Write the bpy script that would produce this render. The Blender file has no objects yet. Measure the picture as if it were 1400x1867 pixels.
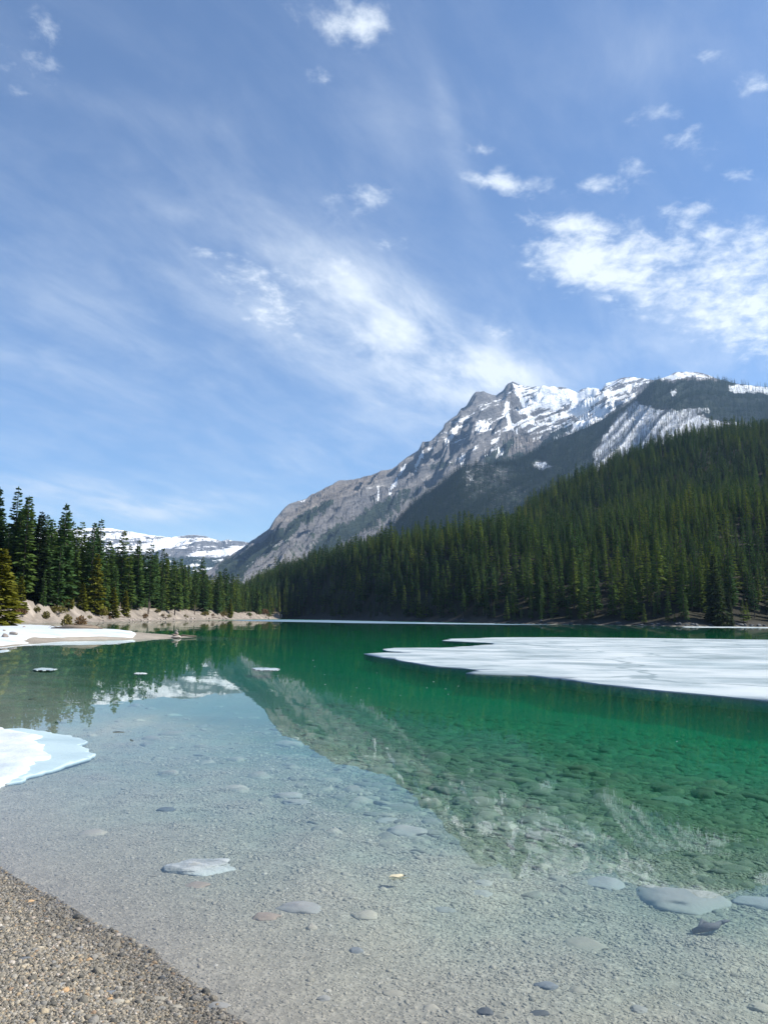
import bpy, math, random
import numpy as np
from mathutils import Matrix, Vector

random.seed(7)
RNG = np.random.default_rng(7)
SC = bpy.context.scene
COL = SC.collection

# ------------------------------------------------------------------ camera
CAMH = 1.6
FPX = 1402.0
PITCH = math.atan((1127.0 - 933.5) / FPX)
ROLL = math.radians(0.65)
F = np.array([0, math.cos(PITCH), math.sin(PITCH)])
R0 = np.array([1.0, 0, 0]); U0 = np.array([0, -math.sin(PITCH), math.cos(PITCH)])
RV = R0 * math.cos(ROLL) + U0 * math.sin(ROLL)
UV = -R0 * math.sin(ROLL) + U0 * math.cos(ROLL)
cam = bpy.data.cameras.new('camera')
cam.sensor_fit = 'VERTICAL'; cam.sensor_height = 24.0; cam.lens = 24.0 * FPX / 1867.0
cam.clip_start = 0.05; cam.clip_end = 40000
camo = bpy.data.objects.new('camera', cam); COL.objects.link(camo)
camo.matrix_world = Matrix(((RV[0], UV[0], -F[0], 0), (RV[1], UV[1], -F[1], 0), (RV[2], UV[2], -F[2], CAMH), (0, 0, 0, 1)))
SC.camera = camo

# ------------------------------------------------------------------ render settings, sun, sky
SC.view_settings.view_transform = 'Standard'; SC.view_settings.look = 'None'
SC.view_settings.exposure = 0.86; SC.view_settings.gamma = 1.0
SC.view_settings.use_curve_mapping = False
cy = SC.cycles
cy.use_denoising = True
try: cy.denoising_input_passes = 'RGB_ALBEDO_NORMAL'; cy.denoising_prefilter = 'ACCURATE'
except Exception: pass
try: cy.denoiser = 'OPENIMAGEDENOISE'
except Exception: pass
cy.max_bounces = 7; cy.diffuse_bounces = 3; cy.glossy_bounces = 3; cy.transmission_bounces = 4
cy.transparent_max_bounces = 24; cy.volume_bounces = 0
cy.caustics_reflective = False; cy.caustics_refractive = False
cy.sample_clamp_indirect = 6.0

SUN_AZ, SUN_EL = math.radians(92), math.radians(43)
sun = bpy.data.lights.new('sun', 'SUN'); sun.energy = 5.0; sun.angle = math.radians(0.53); sun.color = (1.0, 0.95, 0.86)
suno = bpy.data.objects.new('sun', sun); COL.objects.link(suno)
sdir = Vector((math.sin(SUN_AZ) * math.cos(SUN_EL), math.cos(SUN_AZ) * math.cos(SUN_EL), math.sin(SUN_EL)))
suno.rotation_euler = sdir.to_track_quat('Z', 'Y').to_euler(); suno.location = (60, 20, 80)


def ray(px, py):
    u = (np.asarray(px, float) - 700.0) / FPX; v = (933.5 - np.asarray(py, float)) / FPX
    return F + u[..., None] * RV + v[..., None] * UV


def proj(P):
    """world points -> photo pixels"""
    Q = P - np.array([0, 0, CAMH])
    fw = Q @ F
    return 700 + FPX * (Q @ RV) / fw, 933.5 - FPX * (Q @ UV) / fw


def wpt(px, py, z=0.0):
    d = ray(px, py); t = (z - CAMH) / d[..., 2]
    return (d * t[..., None] + np.array([0, 0, CAMH]))[..., :]


def dpt(px, py, dist):
    d = ray(px, py); t = np.asarray(dist) / np.hypot(d[..., 0], d[..., 1])
    return d * t[..., None] + np.array([0, 0, CAMH])


class NT:
    """tiny helper for node trees"""
    def __init__(s, tree): s.t = tree; s.n = tree.nodes; s.l = tree.links
    def new(s, typ, **kw):
        n = s.n.new(typ)
        for k, v in kw.items(): setattr(n, k, v)
        return n
    def put(s, sock, v):
        if isinstance(v, bpy.types.NodeSocket): s.l.new(v, sock)
        elif v is not None:
            if sock.type == 'RGBA' and len(v) == 3: v = (*v, 1)
            sock.default_value = v
    def m(s, op, a, b=None, c=None, clamp=False):
        n = s.new('ShaderNodeMath', operation=op); n.use_clamp = clamp
        for i, v in enumerate((a, b, c)):
            if v is not None: s.put(n.inputs[i], v)
        return n.outputs[0]
    def vm(s, op, a, b=None, scale=None):
        n = s.new('ShaderNodeVectorMath', operation=op)
        s.put(n.inputs[0], a)
        if b is not None: s.put(n.inputs[1], b)
        if scale is not None: s.put(n.inputs['Scale'], scale)
        return n.outputs['Value'] if op in ('DOT_PRODUCT', 'LENGTH') else n.outputs[0]
    def noise(s, vec, scale, detail=4, rough=0.55, dist=0.0, lac=2.0):
        n = s.new('ShaderNodeTexNoise'); s.put(n.inputs['Vector'], vec)
        n.inputs['Scale'].default_value = scale; n.inputs['Detail'].default_value = detail
        n.inputs['Roughness'].default_value = rough; n.inputs['Distortion'].default_value = dist
        n.inputs['Lacunarity'].default_value = lac
        return n.outputs[0]
    def noisec(s, vec, scale, detail=2, rough=0.5):
        n = s.new('ShaderNodeTexNoise'); s.put(n.inputs['Vector'], vec)
        n.inputs['Scale'].default_value = scale; n.inputs['Detail'].default_value = detail
        n.inputs['Roughness'].default_value = rough
        return n.outputs[1]
    def voro(s, vec, scale, feature='F1', out=0):
        n = s.new('ShaderNodeTexVoronoi', feature=feature); s.put(n.inputs['Vector'], vec)
        n.inputs['Scale'].default_value = scale
        return n.outputs[out]
    def ss(s, v, lo, hi):
        n = s.new('ShaderNodeMapRange', interpolation_type='SMOOTHSTEP')
        s.put(n.inputs[0], v); s.put(n.inputs[1], lo); s.put(n.inputs[2], hi)
        return n.outputs[0]
    def mix(s, f, a, b, typ='MIX'):
        n = s.new('ShaderNodeMix', data_type='RGBA', blend_type=typ)
        s.put(n.inputs[0], f); s.put(n.inputs[6], a); s.put(n.inputs[7], b)
        return n.outputs[2]
    def xyz(s, v):
        n = s.new('ShaderNodeSeparateXYZ'); s.put(n.inputs[0], v); return n.outputs
    def cxyz(s, x, y, z):
        n = s.new('ShaderNodeCombineXYZ')
        for i, v in enumerate((x, y, z)): s.put(n.inputs[i], v)
        return n.outputs[0]
    def mapping(s, v, rot=(0, 0, 0), scale=(1, 1, 1)):
        if any(rot):
            n = s.new('ShaderNodeMapping'); s.put(n.inputs[0], v)
            n.inputs['Rotation'].default_value = rot; v = n.outputs[0]
        n = s.new('ShaderNodeMapping'); s.put(n.inputs[0], v)
        n.inputs['Scale'].default_value = scale
        return n.outputs[0]
    def ramp(s, f, stops, interp='LINEAR'):
        n = s.new('ShaderNodeValToRGB'); s.put(n.inputs[0], f)
        cr = n.color_ramp; cr.interpolation = interp
        while len(cr.elements) < len(stops): cr.elements.new(0.5)
        for e, (p, c) in zip(cr.elements, stops): e.position = p; e.color = (*c, 1)
        return n.outputs[0]
    def attr(s, name, out=2):
        n = s.new('ShaderNodeAttribute'); n.attribute_name = name; return n.outputs[out]
    def pos(s): return s.new('ShaderNodeNewGeometry').outputs['Position']
    def bump(s, h, strength, dist):
        n = s.new('ShaderNodeBump'); n.inputs['Strength'].default_value = strength; n.inputs['Distance'].default_value = dist
        s.put(n.inputs['Height'], h); return n.outputs[0]


# ---- the sky: physical sky plus two layers of cloud, all in world directions
SC.world = bpy.data.worlds.new('World'); SC.world.use_nodes = True
w = NT(SC.world.node_tree); w.n.clear()
sky = w.new('ShaderNodeTexSky', sky_type='NISHITA'); sky.sun_disc = False
sky.sun_elevation = SUN_EL; sky.sun_rotation = SUN_AZ
sky.altitude = 1500; sky.air_density = 1.0; sky.dust_density = 0.3; sky.ozone_density = 2.5
tc = w.new('ShaderNodeTexCoord').outputs['Generated']
X, Y, Z = w.xyz(tc)
Yc = w.m('MAXIMUM', Y, 0.12)
S = w.m('DIVIDE', X, Yc); T = w.m('DIVIDE', Z, Yc)
Zc = w.m('ADD', w.m('MAXIMUM', Z, 0.0), 0.22)
PL = w.cxyz(w.m('DIVIDE', X, Zc), w.m('DIVIDE', Y, Zc), 0.0)
warp = w.vm('SCALE', w.vm('SUBTRACT', w.noisec(PL, 2.2, 3), (0.5, 0.5, 0.5)), scale=0.10)
STw = w.vm('ADD', w.cxyz(S, T, 0.0), w.vm('SCALE', warp, scale=0.45))
S2, T2, _ = w.xyz(STw)


def blob(px, py, a, b, ang, amp):
    d = ray(px, py); s0, t0 = d[0] / d[1], d[2] / d[1]
    ca, sa = math.cos(math.radians(ang)), math.sin(math.radians(ang))
    ds = w.m('SUBTRACT', S2, s0); dt = w.m('SUBTRACT', T2, t0)
    u = w.m('ADD', w.m('MULTIPLY', ds, ca * FPX / a), w.m('MULTIPLY', dt, sa * FPX / a))
    v = w.m('ADD', w.m('MULTIPLY', ds, -sa * FPX / b), w.m('MULTIPLY', dt, ca * FPX / b))
    q = w.m('ADD', w.m('MULTIPLY', u, u), w.m('MULTIPLY', v, v))
    return w.m('MULTIPLY', w.m('POWER', 2.71828, w.m('MULTIPLY', q, -1.0)), amp)


def total(bl):
    r = bl[0]
    for b in bl[1:]: r = w.m('ADD', r, b)
    return r


PUFFS = [(655, 48, 66, 46, 20, 1.0), (560, 20, 90, 40, 0, .45), (598, 150, 50, 24, -10, .62), (655, 368, 66, 34, 15, .62), (950, 335, 95, 26, -6, .62),
         (1010, 402, 85, 24, -4, .72), (1100, 335, 56, 26, 10, .66), (1345, 312, 52, 20, 8, .66), (1225, 385, 52, 22, 10, .6),
         (1282, 372, 34, 16, 0, .6), (1290, 415, 70, 22, 10, .62), (1060, 470, 90, 60, 5, .62), (1180, 440, 70, 28, 0, .55),
         (1250, 520, 230, 80, -14, .50), (1400, 580, 150, 100, -12, .66), (1110, 510, 130, 44, -10, .46), (1330, 460, 100, 44, 0, .44), (1040, 460, 110, 36, 0, .44), (1390, 430, 60, 50, 0, .7), (1190, 210, 70, 26, 10, .5), (1270, 255, 70, 36, 0, .5), (1290, 100, 40, 22, 0, .46), (870, 268, 46, 18, 0, .44), (1165, 300, 50, 20, 0, .46), (900, 325, 60, 24, 0, .46), (1080, 405, 60, 24, 0, .5), (1385, 150, 60, 34, 0, .5),
         (470, 500, 90, 50, -12, .52), (500, 580, 80, 45, -20, .5), (620, 480, 60, 34, -20, .5), (60, 120, 80, 60, -40, .5), (100, 40, 60, 40, -20, .45), (910, 610, 70, 22, -5, .42), (380, 452, 60, 14, -3, .42), (720, 440, 40, 18, 0, .42)]
VEIL = [(650, 580, 270, 120, -32, .92), (770, 650, 170, 100, -30, .75), (620, 500, 150, 50, -25, .34), (920, 690, 140, 50, -5, 1.0), (820, 240, 240, 26, -74, .2),
        (300, 420, 430, 230, 8, .15), (120, 560, 380, 130, 0, .16), (200, 640, 340, 34, 4, .12), (330, 385, 180, 16, 2, .12), (240, 200, 220, 30, -14, .12), (250, 926, 190, 22, 2, .95), (60, 890, 200, 20, 0, .7), (200, 760, 420, 130, 4, .2), (120, 985, 300, 30, 0, .3), (620, 810, 200, 60, 12, .24), (510, 850, 60, 45, 70, .2),
        (1330, 580, 260, 120, -14, .62), (1150, 100, 360, 90, 20, .14), (720, 180, 60, 260, 0, .12), (1100, 640, 240, 40, -10, .16)]
pm = total([blob(*b) for b in PUFFS]); vl = total([blob(*b) for b in VEIL])
nf = w.noise(PL, 24.0, 6, 0.62, 0.2)
nm = w.noise(PL, 8.0, 5, 0.6, 0.4)
puff = w.ss(w.m('ADD', w.m('MULTIPLY', pm, 0.95), w.m('MULTIPLY', w.m('SUBTRACT', w.m('ADD', w.m('MULTIPLY', nf, .72), w.m('MULTIPLY', nm, .28)), 0.5), 2.9)), 0.22, 1.45)
puff = w.m('MULTIPLY', puff, w.ss(pm, 0.04, 0.3))
ci = w.noise(w.mapping(PL, (0, 0, math.radians(32)), (1.9, 0.9, 1)), 4.2, 7, 0.62, 0.25)
veil = w.m('MULTIPLY', vl, w.ss(ci, 0.12, 0.95))
general = w.m('MULTIPLY', w.m('ADD', w.ss(ci, 0.35, 0.95), .5), 0.12)
dens = w.m('ADD', w.m('ADD', w.m('MULTIPLY', puff, 0.92), w.m('MULTIPLY', veil, 0.95)), general, clamp=True)
hs = w.new('ShaderNodeHueSaturation'); hs.inputs['Saturation'].default_value = 1.2; hs.inputs['Hue'].default_value = 0.503; hs.inputs['Value'].default_value = 1.0
w.put(hs.inputs['Color'], sky.outputs[0])
bcol = w.mix(dens, hs.outputs[0], (5.9, 6.35, 6.8))
bg = w.new('ShaderNodeBackground'); w.put(bg.inputs[0], bcol); bg.inputs[1].default_value = 0.095
wo = w.new('ShaderNodeOutputWorld'); w.l.new(bg.outputs[0], wo.inputs[0])

# ------------------------------------------------------------------ numpy noise
def _hash(ix, iy, seed):
    h = (ix.astype(np.int64) * 374761393 + iy.astype(np.int64) * 668265263 + seed * 1442695041) & 0xFFFFFFFF
    h = ((h ^ (h >> 13)) * 1274126177) & 0xFFFFFFFF
    return ((h ^ (h >> 16)) & 0xFFFF) / 65535.0


def perlin(x, y, seed=0):
    x = np.asarray(x, float); y = np.asarray(y, float)
    ix = np.floor(x); iy = np.floor(y); fx = x - ix; fy = y - iy
    u = fx * fx * fx * (fx * (fx * 6 - 15) + 10); v = fy * fy * fy * (fy * (fy * 6 - 15) + 10)
    def g(a, b):
        t = _hash(ix + a, iy + b, seed) * 2 * np.pi
        return np.cos(t) * (fx - a) + np.sin(t) * (fy - b)
    n0 = g(0, 0) * (1 - u) + g(1, 0) * u; n1 = g(0, 1) * (1 - u) + g(1, 1) * u
    return (n0 * (1 - v) + n1 * v) * 1.4


def fbm(x, y, seed=0, o=4, gain=0.5):
    a = 1.0; r = 0; f = 1.0
    for i in range(o): r = r + a * perlin(x * f, y * f, seed + i * 17); a *= gain; f *= 2.03
    return r


def ridged(x, y, seed=0, o=4, gain=0.5):
    a = 1.0; r = 0; f = 1.0
    for i in range(o): r = r + a * (1 - 2 * np.abs(perlin(x * f, y * f, seed + i * 31))); a *= gain; f *= 2.07
    return r


def sst(v, lo, hi):
    t = np.clip((v - lo) / (hi - lo), 0, 1); return t * t * (3 - 2 * t)


def poly_sd(x, y, P):
    """signed distance to polygon, positive inside"""
    x = np.asarray(x, float).ravel(); y = np.asarray(y, float).ravel()
    best = np.full(x.shape, 1e18); ins = np.zeros(x.shape, bool)
    n = len(P)
    for i in range(n):
        ax, ay = P[i]; bx, by = P[(i + 1) % n]
        dx, dy = bx - ax, by - ay; L = dx * dx + dy * dy + 1e-12
        t = np.clip(((x - ax) * dx + (y - ay) * dy) / L, 0, 1)
        best = np.minimum(best, (x - ax - t * dx) ** 2 + (y - ay - t * dy) ** 2)
        c = (ay > y) != (by > y)
        if ay != by: ins ^= c & (x < (bx - ax) * (y - ay) / (by - ay) + ax)
    return np.where(ins, 1, -1) * np.sqrt(best)


# ------------------------------------------------------------------ mesh helpers
def mesh_np(name, V, Fc, mats=(), smooth=True, attrs=None, fmat=None):
    V = np.asarray(V, np.float32); Fc = np.asarray(Fc, np.int32)
    me = bpy.data.meshes.new(name); k = Fc.shape[1]
    me.vertices.add(len(V)); me.vertices.foreach_set('co', V.ravel())
    me.loops.add(Fc.size); me.loops.foreach_set('vertex_index', Fc.ravel())
    me.polygons.add(len(Fc)); me.polygons.foreach_set('loop_start', np.arange(0, Fc.size, k, dtype=np.int32))
    me.polygons.foreach_set('loop_total', np.full(len(Fc), k, np.int32))
    for m in mats: me.materials.append(m)
    if fmat is not None: me.polygons.foreach_set('material_index', np.asarray(fmat, np.int32))
    me.update(calc_edges=True)
    me.polygons.foreach_set('use_smooth', np.full(len(Fc), smooth))
    for an, (typ, data) in (attrs or {}).items():
        a = me.attributes.new(an, typ, 'POINT')
        data = np.asarray(data, np.float32 if typ != 'INT' else np.int32)
        if typ == 'FLOAT_COLOR':
            a.data.foreach_set('color', np.concatenate([data, np.ones((len(data), 1), np.float32)], 1).ravel())
        elif typ == 'FLOAT_VECTOR': a.data.foreach_set('vector', data.ravel())
        else: a.data.foreach_set('value', data.ravel())
    return me


def grid_faces(nr, nc, wrap=False):
    i = np.arange(nr - 1)[:, None]; j = np.arange(nc if wrap else nc - 1)[None, :]
    j2 = (j + 1) % nc
    return np.stack([i * nc + j + 0 * i, i * nc + j2 + 0 * i, (i + 1) * nc + j2, (i + 1) * nc + j], -1).reshape(-1, 4)


def link(name, me, parent=None, loc=None):
    o = bpy.data.objects.new(name, me); COL.objects.link(o)
    if parent is not None: o.parent = parent
    if loc is not None: o.location = loc
    return o


def tag(o, label=None, cat=None, group=None, kind=None):
    if label: o['label'] = label
    if cat: o['category'] = cat
    if group: o['group'] = group
    if kind: o['kind'] = kind
    return o


def empty(name, loc, rz=0.0, sc=1.0):
    o = bpy.data.objects.new(name, None); COL.objects.link(o)
    o.empty_display_size = 0.3
    o.location = loc; o.rotation_euler = (0, 0, rz); o.scale = (sc, sc, sc); return o


def mat(name):
    m = bpy.data.materials.new(name); m.use_nodes = True; m.node_tree.nodes.clear()
    t = NT(m.node_tree); out = t.new('ShaderNodeOutputMaterial'); return m, t, out


def principled(t, out, col, rough=0.8, normal=None, spec=0.3, **kw):
    b = t.new('ShaderNodeBsdfPrincipled'); t.put(b.inputs['Base Color'], col); t.put(b.inputs['Roughness'], rough)
    b.inputs['Specular IOR Level'].default_value = spec
    if normal is not None: t.l.new(normal, b.inputs['Normal'])
    for k, v in kw.items(): t.put(b.inputs[k], v)
    t.l.new(b.outputs[0], out.inputs['Surface']); return b


# ------------------------------------------------------------------ materials
def make_ground_mat():
    m, t, out = mat('ground_soil_and_gravel')
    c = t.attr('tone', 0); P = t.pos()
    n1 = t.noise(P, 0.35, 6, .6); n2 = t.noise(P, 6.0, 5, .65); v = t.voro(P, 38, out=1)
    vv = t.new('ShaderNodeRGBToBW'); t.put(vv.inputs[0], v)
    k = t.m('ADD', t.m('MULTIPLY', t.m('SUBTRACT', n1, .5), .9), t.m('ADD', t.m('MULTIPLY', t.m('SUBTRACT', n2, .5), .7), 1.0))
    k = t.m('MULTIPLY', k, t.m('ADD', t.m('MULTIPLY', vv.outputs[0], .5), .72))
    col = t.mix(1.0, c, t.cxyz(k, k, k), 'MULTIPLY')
    h = t.m('ADD', t.m('MULTIPLY', t.voro(P, 38), .3), t.m('MULTIPLY', n2, .7))
    principled(t, out, col, .9, t.bump(h, .5, .03), .2)
    return m


def make_water_mat():
    m, t, out = mat('lake_water')
    P = t.pos(); px, py, pz = t.xyz(P)
    d = t.m('POWER', t.m('ADD', t.m('MULTIPLY', px, px), t.m('MULTIPLY', py, py)), .5)
    # ripples as surface slopes; a faint breeze roughens some lanes of the open lake
    a = t.vm('SUBTRACT', t.noisec(t.mapping(P, (0, 0, .25), (1.0, 1.7, 1)), 2.6, 3, .55), (.5, .5, .5))
    b = t.vm('SUBTRACT', t.noisec(t.mapping(P, (0, 0, -.3), (.5, 1.0, 1)), .55, 2, .5), (.5, .5, .5))
    c = t.vm('SUBTRACT', t.noisec(P, 13.0, 2, .5), (.5, .5, .5))
    lanes = t.ss(t.noise(t.mapping(P, (0, 0, .05), (.004, .03, 1)), 1.0, 3, .6, .4), .50, .68)
    far = t.ss(d, 60, 160)
    br = t.m('MULTIPLY', lanes, far)
    lane2 = t.m('MULTIPLY', t.m('MULTIPLY', t.ss(py, 285, 335), t.m('SUBTRACT', 1.0, t.ss(px, 60, 170))), 2.0)
    br = t.m('MAXIMUM', t.m('MULTIPLY', br, .35), lane2)
    calm = t.ss(t.noise(P, .16, 3, .55), .3, .75)
    amp = t.m('ADD', t.m('ADD', .0028, t.m('MULTIPLY', calm, .0048)), t.m('MULTIPLY', br, .40))
    sl = t.vm('ADD', t.vm('ADD', t.vm('SCALE', a, scale=amp), t.vm('SCALE', b, scale=t.m('MULTIPLY', amp, .8))), t.vm('SCALE', c, scale=t.m('MULTIPLY', amp, .6)))
    sx, sy, sz = t.xyz(sl)
    N = t.vm('NORMALIZE', t.cxyz(sx, sy, 1.0))
    fr = t.new('ShaderNodeFresnel'); t.l.new(t.m('ADD', 1.40, t.m('MULTIPLY', t.new('ShaderNodeNewGeometry').outputs['Backfacing'], 1 / 1.40 - 1.40)), fr.inputs[0]); t.l.new(N, fr.inputs['Normal'])
    tr = t.new('ShaderNodeBsdfTransparent')
    gl = t.new('ShaderNodeBsdfGlossy'); gl.inputs['Roughness'].default_value = 0.0; t.l.new(N, gl.inputs['Normal'])
    mx = t.new('ShaderNodeMixShader'); t.l.new(fr.outputs[0], mx.inputs[0]); t.l.new(tr.outputs[0], mx.inputs[1]); t.l.new(gl.outputs[0], mx.inputs[2])
    t.l.new(mx.outputs[0], out.inputs['Surface'])
    ab = t.new('ShaderNodeVolumeAbsorption'); ab.inputs['Color'].default_value = (.58, .965, .905, 1); ab.inputs['Density'].default_value = 1.7
    sc = t.new('ShaderNodeVolumeScatter'); sc.inputs['Color'].default_value = (.16, 1.0, .64, 1); sc.inputs['Density'].default_value = .068
    sc.inputs['Anisotropy'].default_value = 0.0
    ad = t.new('ShaderNodeAddShader'); t.l.new(ab.outputs[0], ad.inputs[0]); t.l.new(sc.outputs[0], ad.inputs[1])
    t.l.new(ad.outputs[0], out.inputs['Volume'])
    return m


def make_foliage_mat(name, stops, seed=0.0):
    m, t, out = mat(name)
    oi = t.new('ShaderNodeObjectInfo'); P = t.new('ShaderNodeTexCoord').outputs['Object']
    r = t.m('FRACT', t.m('ADD', oi.outputs['Random'], seed))
    big = t.noise(t.vm('ADD', oi.outputs['Location'], (31., 17., 0.)), .011, 2, .5)
    f = t.m('ADD', t.m('ADD', t.m('MULTIPLY', r, .62), t.m('MULTIPLY', t.attr('shade', 2), .22)), t.m('MULTIPLY', t.m('SUBTRACT', big, .47), 1.1), clamp=True)
    c = t.ramp(f, stops)
    c = t.mix(t.m('MULTIPLY', t.noise(P, 1.3, 3), .6), c, t.mix(1.0, c, (.55, .6, .6), 'MULTIPLY'))
    df = t.new('ShaderNodeBsdfDiffuse'); t.put(df.inputs[0], c)
    tl = t.new('ShaderNodeBsdfTranslucent'); t.put(tl.inputs[0], t.mix(1.0, c, (1.2, 1.15, .6), 'MULTIPLY'))
    mx = t.new('ShaderNodeMixShader'); mx.inputs[0].default_value = .22
    t.l.new(df.outputs[0], mx.inputs[1]); t.l.new(tl.outputs[0], mx.inputs[2]); t.l.new(mx.outputs[0], out.inputs['Surface'])
    return m


def make_bark_mat():
    m, t, out = mat('conifer_bark')
    P = t.new('ShaderNodeTexCoord').outputs['Object']
    n = t.noise(t.mapping(P, scale=(1, 1, .2)), 9, 4)
    principled(t, out, t.ramp(n, [(.3, (.05, .04, .035)), (.7, (.17, .14, .12))]), .95, None, .1); return m


def make_stone_mat(name, stops, wet=False, var=.25, shore=False, algae=False):
    m, t, out = mat(name)
    oi = t.new('ShaderNodeObjectInfo'); P = t.new('ShaderNodeTexCoord').outputs['Object']
    c = t.ramp(oi.outputs['Random'], stops)
    n = t.noise(t.vm('ADD', P, t.vm('SCALE', (7., 3., 5.), scale=oi.outputs['Random'])), 2.2, 5, .65)
    k = t.m('ADD', t.m('MULTIPLY', n, var * 2), 1 - var)
    c = t.mix(1.0, c, t.cxyz(k, k, k), 'MULTIPLY')
    rg = .45 if wet else .8
    if algae:   # deeper stones carry a dark olive film of algae
        qp = t.pos(); _, _, pz = t.xyz(qp)
        av = t.ss(t.m('ADD', t.m('MULTIPLY', pz, -1.0), t.m('MULTIPLY', t.m('SUBTRACT', t.noise(qp, .9, 4), .5), .16)), .06, .19)
        c = t.mix(av, c, t.mix(1.0, c, (.46, .52, .36), 'MULTIPLY'))
    if shore:   # the lake has wetted the lowest stones
        _, _, pz = t.xyz(t.pos())
        wt = t.m('SUBTRACT', 1.0, t.ss(t.m('ADD', pz, t.m('MULTIPLY', t.noise(t.pos(), 3.0, 2), .03)),   .014, .045))
        c = t.mix(wt, c, t.mix(1.0, c, (.66, .66, .67), 'MULTIPLY')); rg = t.m('SUBTRACT', .8, t.m('MULTIPLY', wt, .45))
    principled(t, out, c, rg, t.bump(n, .35, .05), .3)
    return m


def make_snow_mat(name, base=(.86, .89, .92), blue=(.55, .68, .74), amt=.35, stretch=(.03, .2, 1), scale=1.0, bumpd=.03, thr=(.42, .7), cracks=False):
    m, t, out = mat(name)
    P = t.pos()
    n = t.noise(t.mapping(P, (0, 0, .12), stretch), scale, 6, .62, .3); n2 = t.noise(P, 2.5, 5, .6)
    f = t.m('MULTIPLY', t.ss(n, *thr), amt)
    c = t.mix(f, base, blue)
    n3 = t.noise(P, 14.0, 4, .65)
    c = t.mix(t.m('MULTIPLY', t.ss(n3, .50, .75), .30), c, blue)
    if cracks:
        wv = t.vm('ADD', P, t.vm('SCALE', t.noisec(P, .35, 3), scale=4.0))
        ck = t.m('SUBTRACT', 1.0, t.ss(t.voro(wv, .075, 'DISTANCE_TO_EDGE'), .004, .016))
        wet = t.ss(t.noise(P, .11, 5, .6, .4), .54, .64)
        c = t.mix(t.m('MULTIPLY', wet, .6), c, (.30, .37, .385)); c = t.mix(t.m('MULTIPLY', ck, .7), c, (.16, .21, .22))
    h = t.m('ADD', t.m('ADD', n2, n3), t.m('MULTIPLY', n, .5))
    principled(t, out, c, t.m('SUBTRACT', .75, t.m('MULTIPLY', f, .5)), t.bump(h, .6, bumpd), .3)
    return m


def make_mountain_mat(name, strata_rot=(0, math.radians(30), 0), rock=((.07, .077, .09), (.145, .147, .158), (.235, .23, .23)), sscale=1.0, sk=1.0, fs=.020):
    m, t, out = mat(name)
    P = t.pos()
    snow = t.attr('snow'); frs = t.attr('wood'); warm = t.attr('warm')
    st = t.noise(t.mapping(P, strata_rot, (.0022, .0022, .024)), 1.0 * sscale, 6, .66, .5)
    fine = t.noise(P, fs, 7, .72); med = t.noise(P, .004, 5, .6)
    f = t.m('ADD', t.m('MULTIPLY', st, .5), t.m('ADD', t.m('MULTIPLY', fine, .35), t.m('MULTIPLY', med, .25)))
    rk = t.ramp(f, [(.38, rock[0]), (.53, rock[1]), (.68, rock[2])])
    rk = t.mix(t.m('MULTIPLY', warm, .7), rk, t.mix(1.0, rk, (1.15, .98, .80), 'MULTIPLY'))
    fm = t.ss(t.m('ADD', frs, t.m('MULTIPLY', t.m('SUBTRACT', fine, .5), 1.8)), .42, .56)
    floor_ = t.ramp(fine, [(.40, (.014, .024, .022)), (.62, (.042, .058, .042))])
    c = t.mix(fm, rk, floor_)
    sn = t.m('ADD', t.m('MULTIPLY', t.m('SUBTRACT', st, .5), 2.3 * sk), t.m('ADD', t.m('MULTIPLY', t.m('SUBTRACT', fine, .5), .8), t.m('MULTIPLY', t.m('SUBTRACT', med, .5), .6)))
    sm = t.ss(t.m('ADD', snow, sn), .40, .52)
    sm = t.m('MULTIPLY', sm, t.ss(snow, .02, .12))
    c = t.mix(sm, c, (.83, .86, .90))
    hh = t.m('ADD', t.m('MULTIPLY', st, 1.0), t.m('MULTIPLY', fine, .8))
    principled(t, out, c, .9, t.bump(hh, .8, 30.0), .1)
    return m


M_GROUND = make_ground_mat(); M_WATER = make_water_mat(); M_BARK = make_bark_mat()
GREEN = [(0, (.036, .074, .038)), (.35, (.062, .118, .042)), (.6, (.104, .160, .044)), (.85, (.160, .205, .046)), (1, (.205, .215, .050))]
M_LEAF = make_foliage_mat('conifer_needles', GREEN)
M_LEAFDARK = make_foliage_mat('dark_conifer_needles', [(0, (.020, .034, .022)), (1, (.045, .062, .030))])
M_LEAFBRIGHT = make_foliage_mat('yellow_green_needles', [(0, (.12, .135, .022)), (1, (.19, .18, .03))])
M_LEAFFAR = make_foliage_mat('far_conifer_needles', [(0, (.016, .036, .028)), (1, (.062, .092, .048))])
M_SHRUB = make_foliage_mat('dry_shrub_leaves', [(0, (.10, .10, .03)), (1, (.20, .16, .06))])
M_BROWNSHRUB = make_foliage_mat('brown_shrub_twigs', [(0, (.12, .07, .045)), (1, (.2, .13, .07))])
GRAVEL = [(0, (.07, .068, .06)), (.25, (.15, .14, .115)), (.5, (.26, .225, .17)), (.72, (.20, .195, .18)), (.84, (.36, .32, .25)), (.92, (.34, .27, .17)), (.96, (.24, .165, .105)), (1, (.46, .43, .38))]
M_PEBBLE = make_stone_mat('beach_pebble', GRAVEL, shore=True)
SUNK = [(0, (.18, .172, .145)), (.4, (.24, .222, .183)), (.8, (.295, .27, .222)), (.95, (.28, .255, .21)), (1, (.34, .32, .28))]
M_SUNK = make_stone_mat('sunken_pebble', SUNK, algae=True)
M_COBBLE = make_stone_mat('sunken_cobble', [(0, (.13, .135, .115)), (.6, (.19, .188, .155)), (1, (.26, .245, .20))], algae=True)
M_ROCK = make_stone_mat('shore_rock', [(0, (.22, .19, .17)), (1, (.40, .35, .31))])
M_SNOW = make_snow_mat('shore_snow', base=(.52, .55, .565), blue=(.38, .45, .48), amt=.7, bumpd=.02, stretch=(.4, .8, 1))
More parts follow.
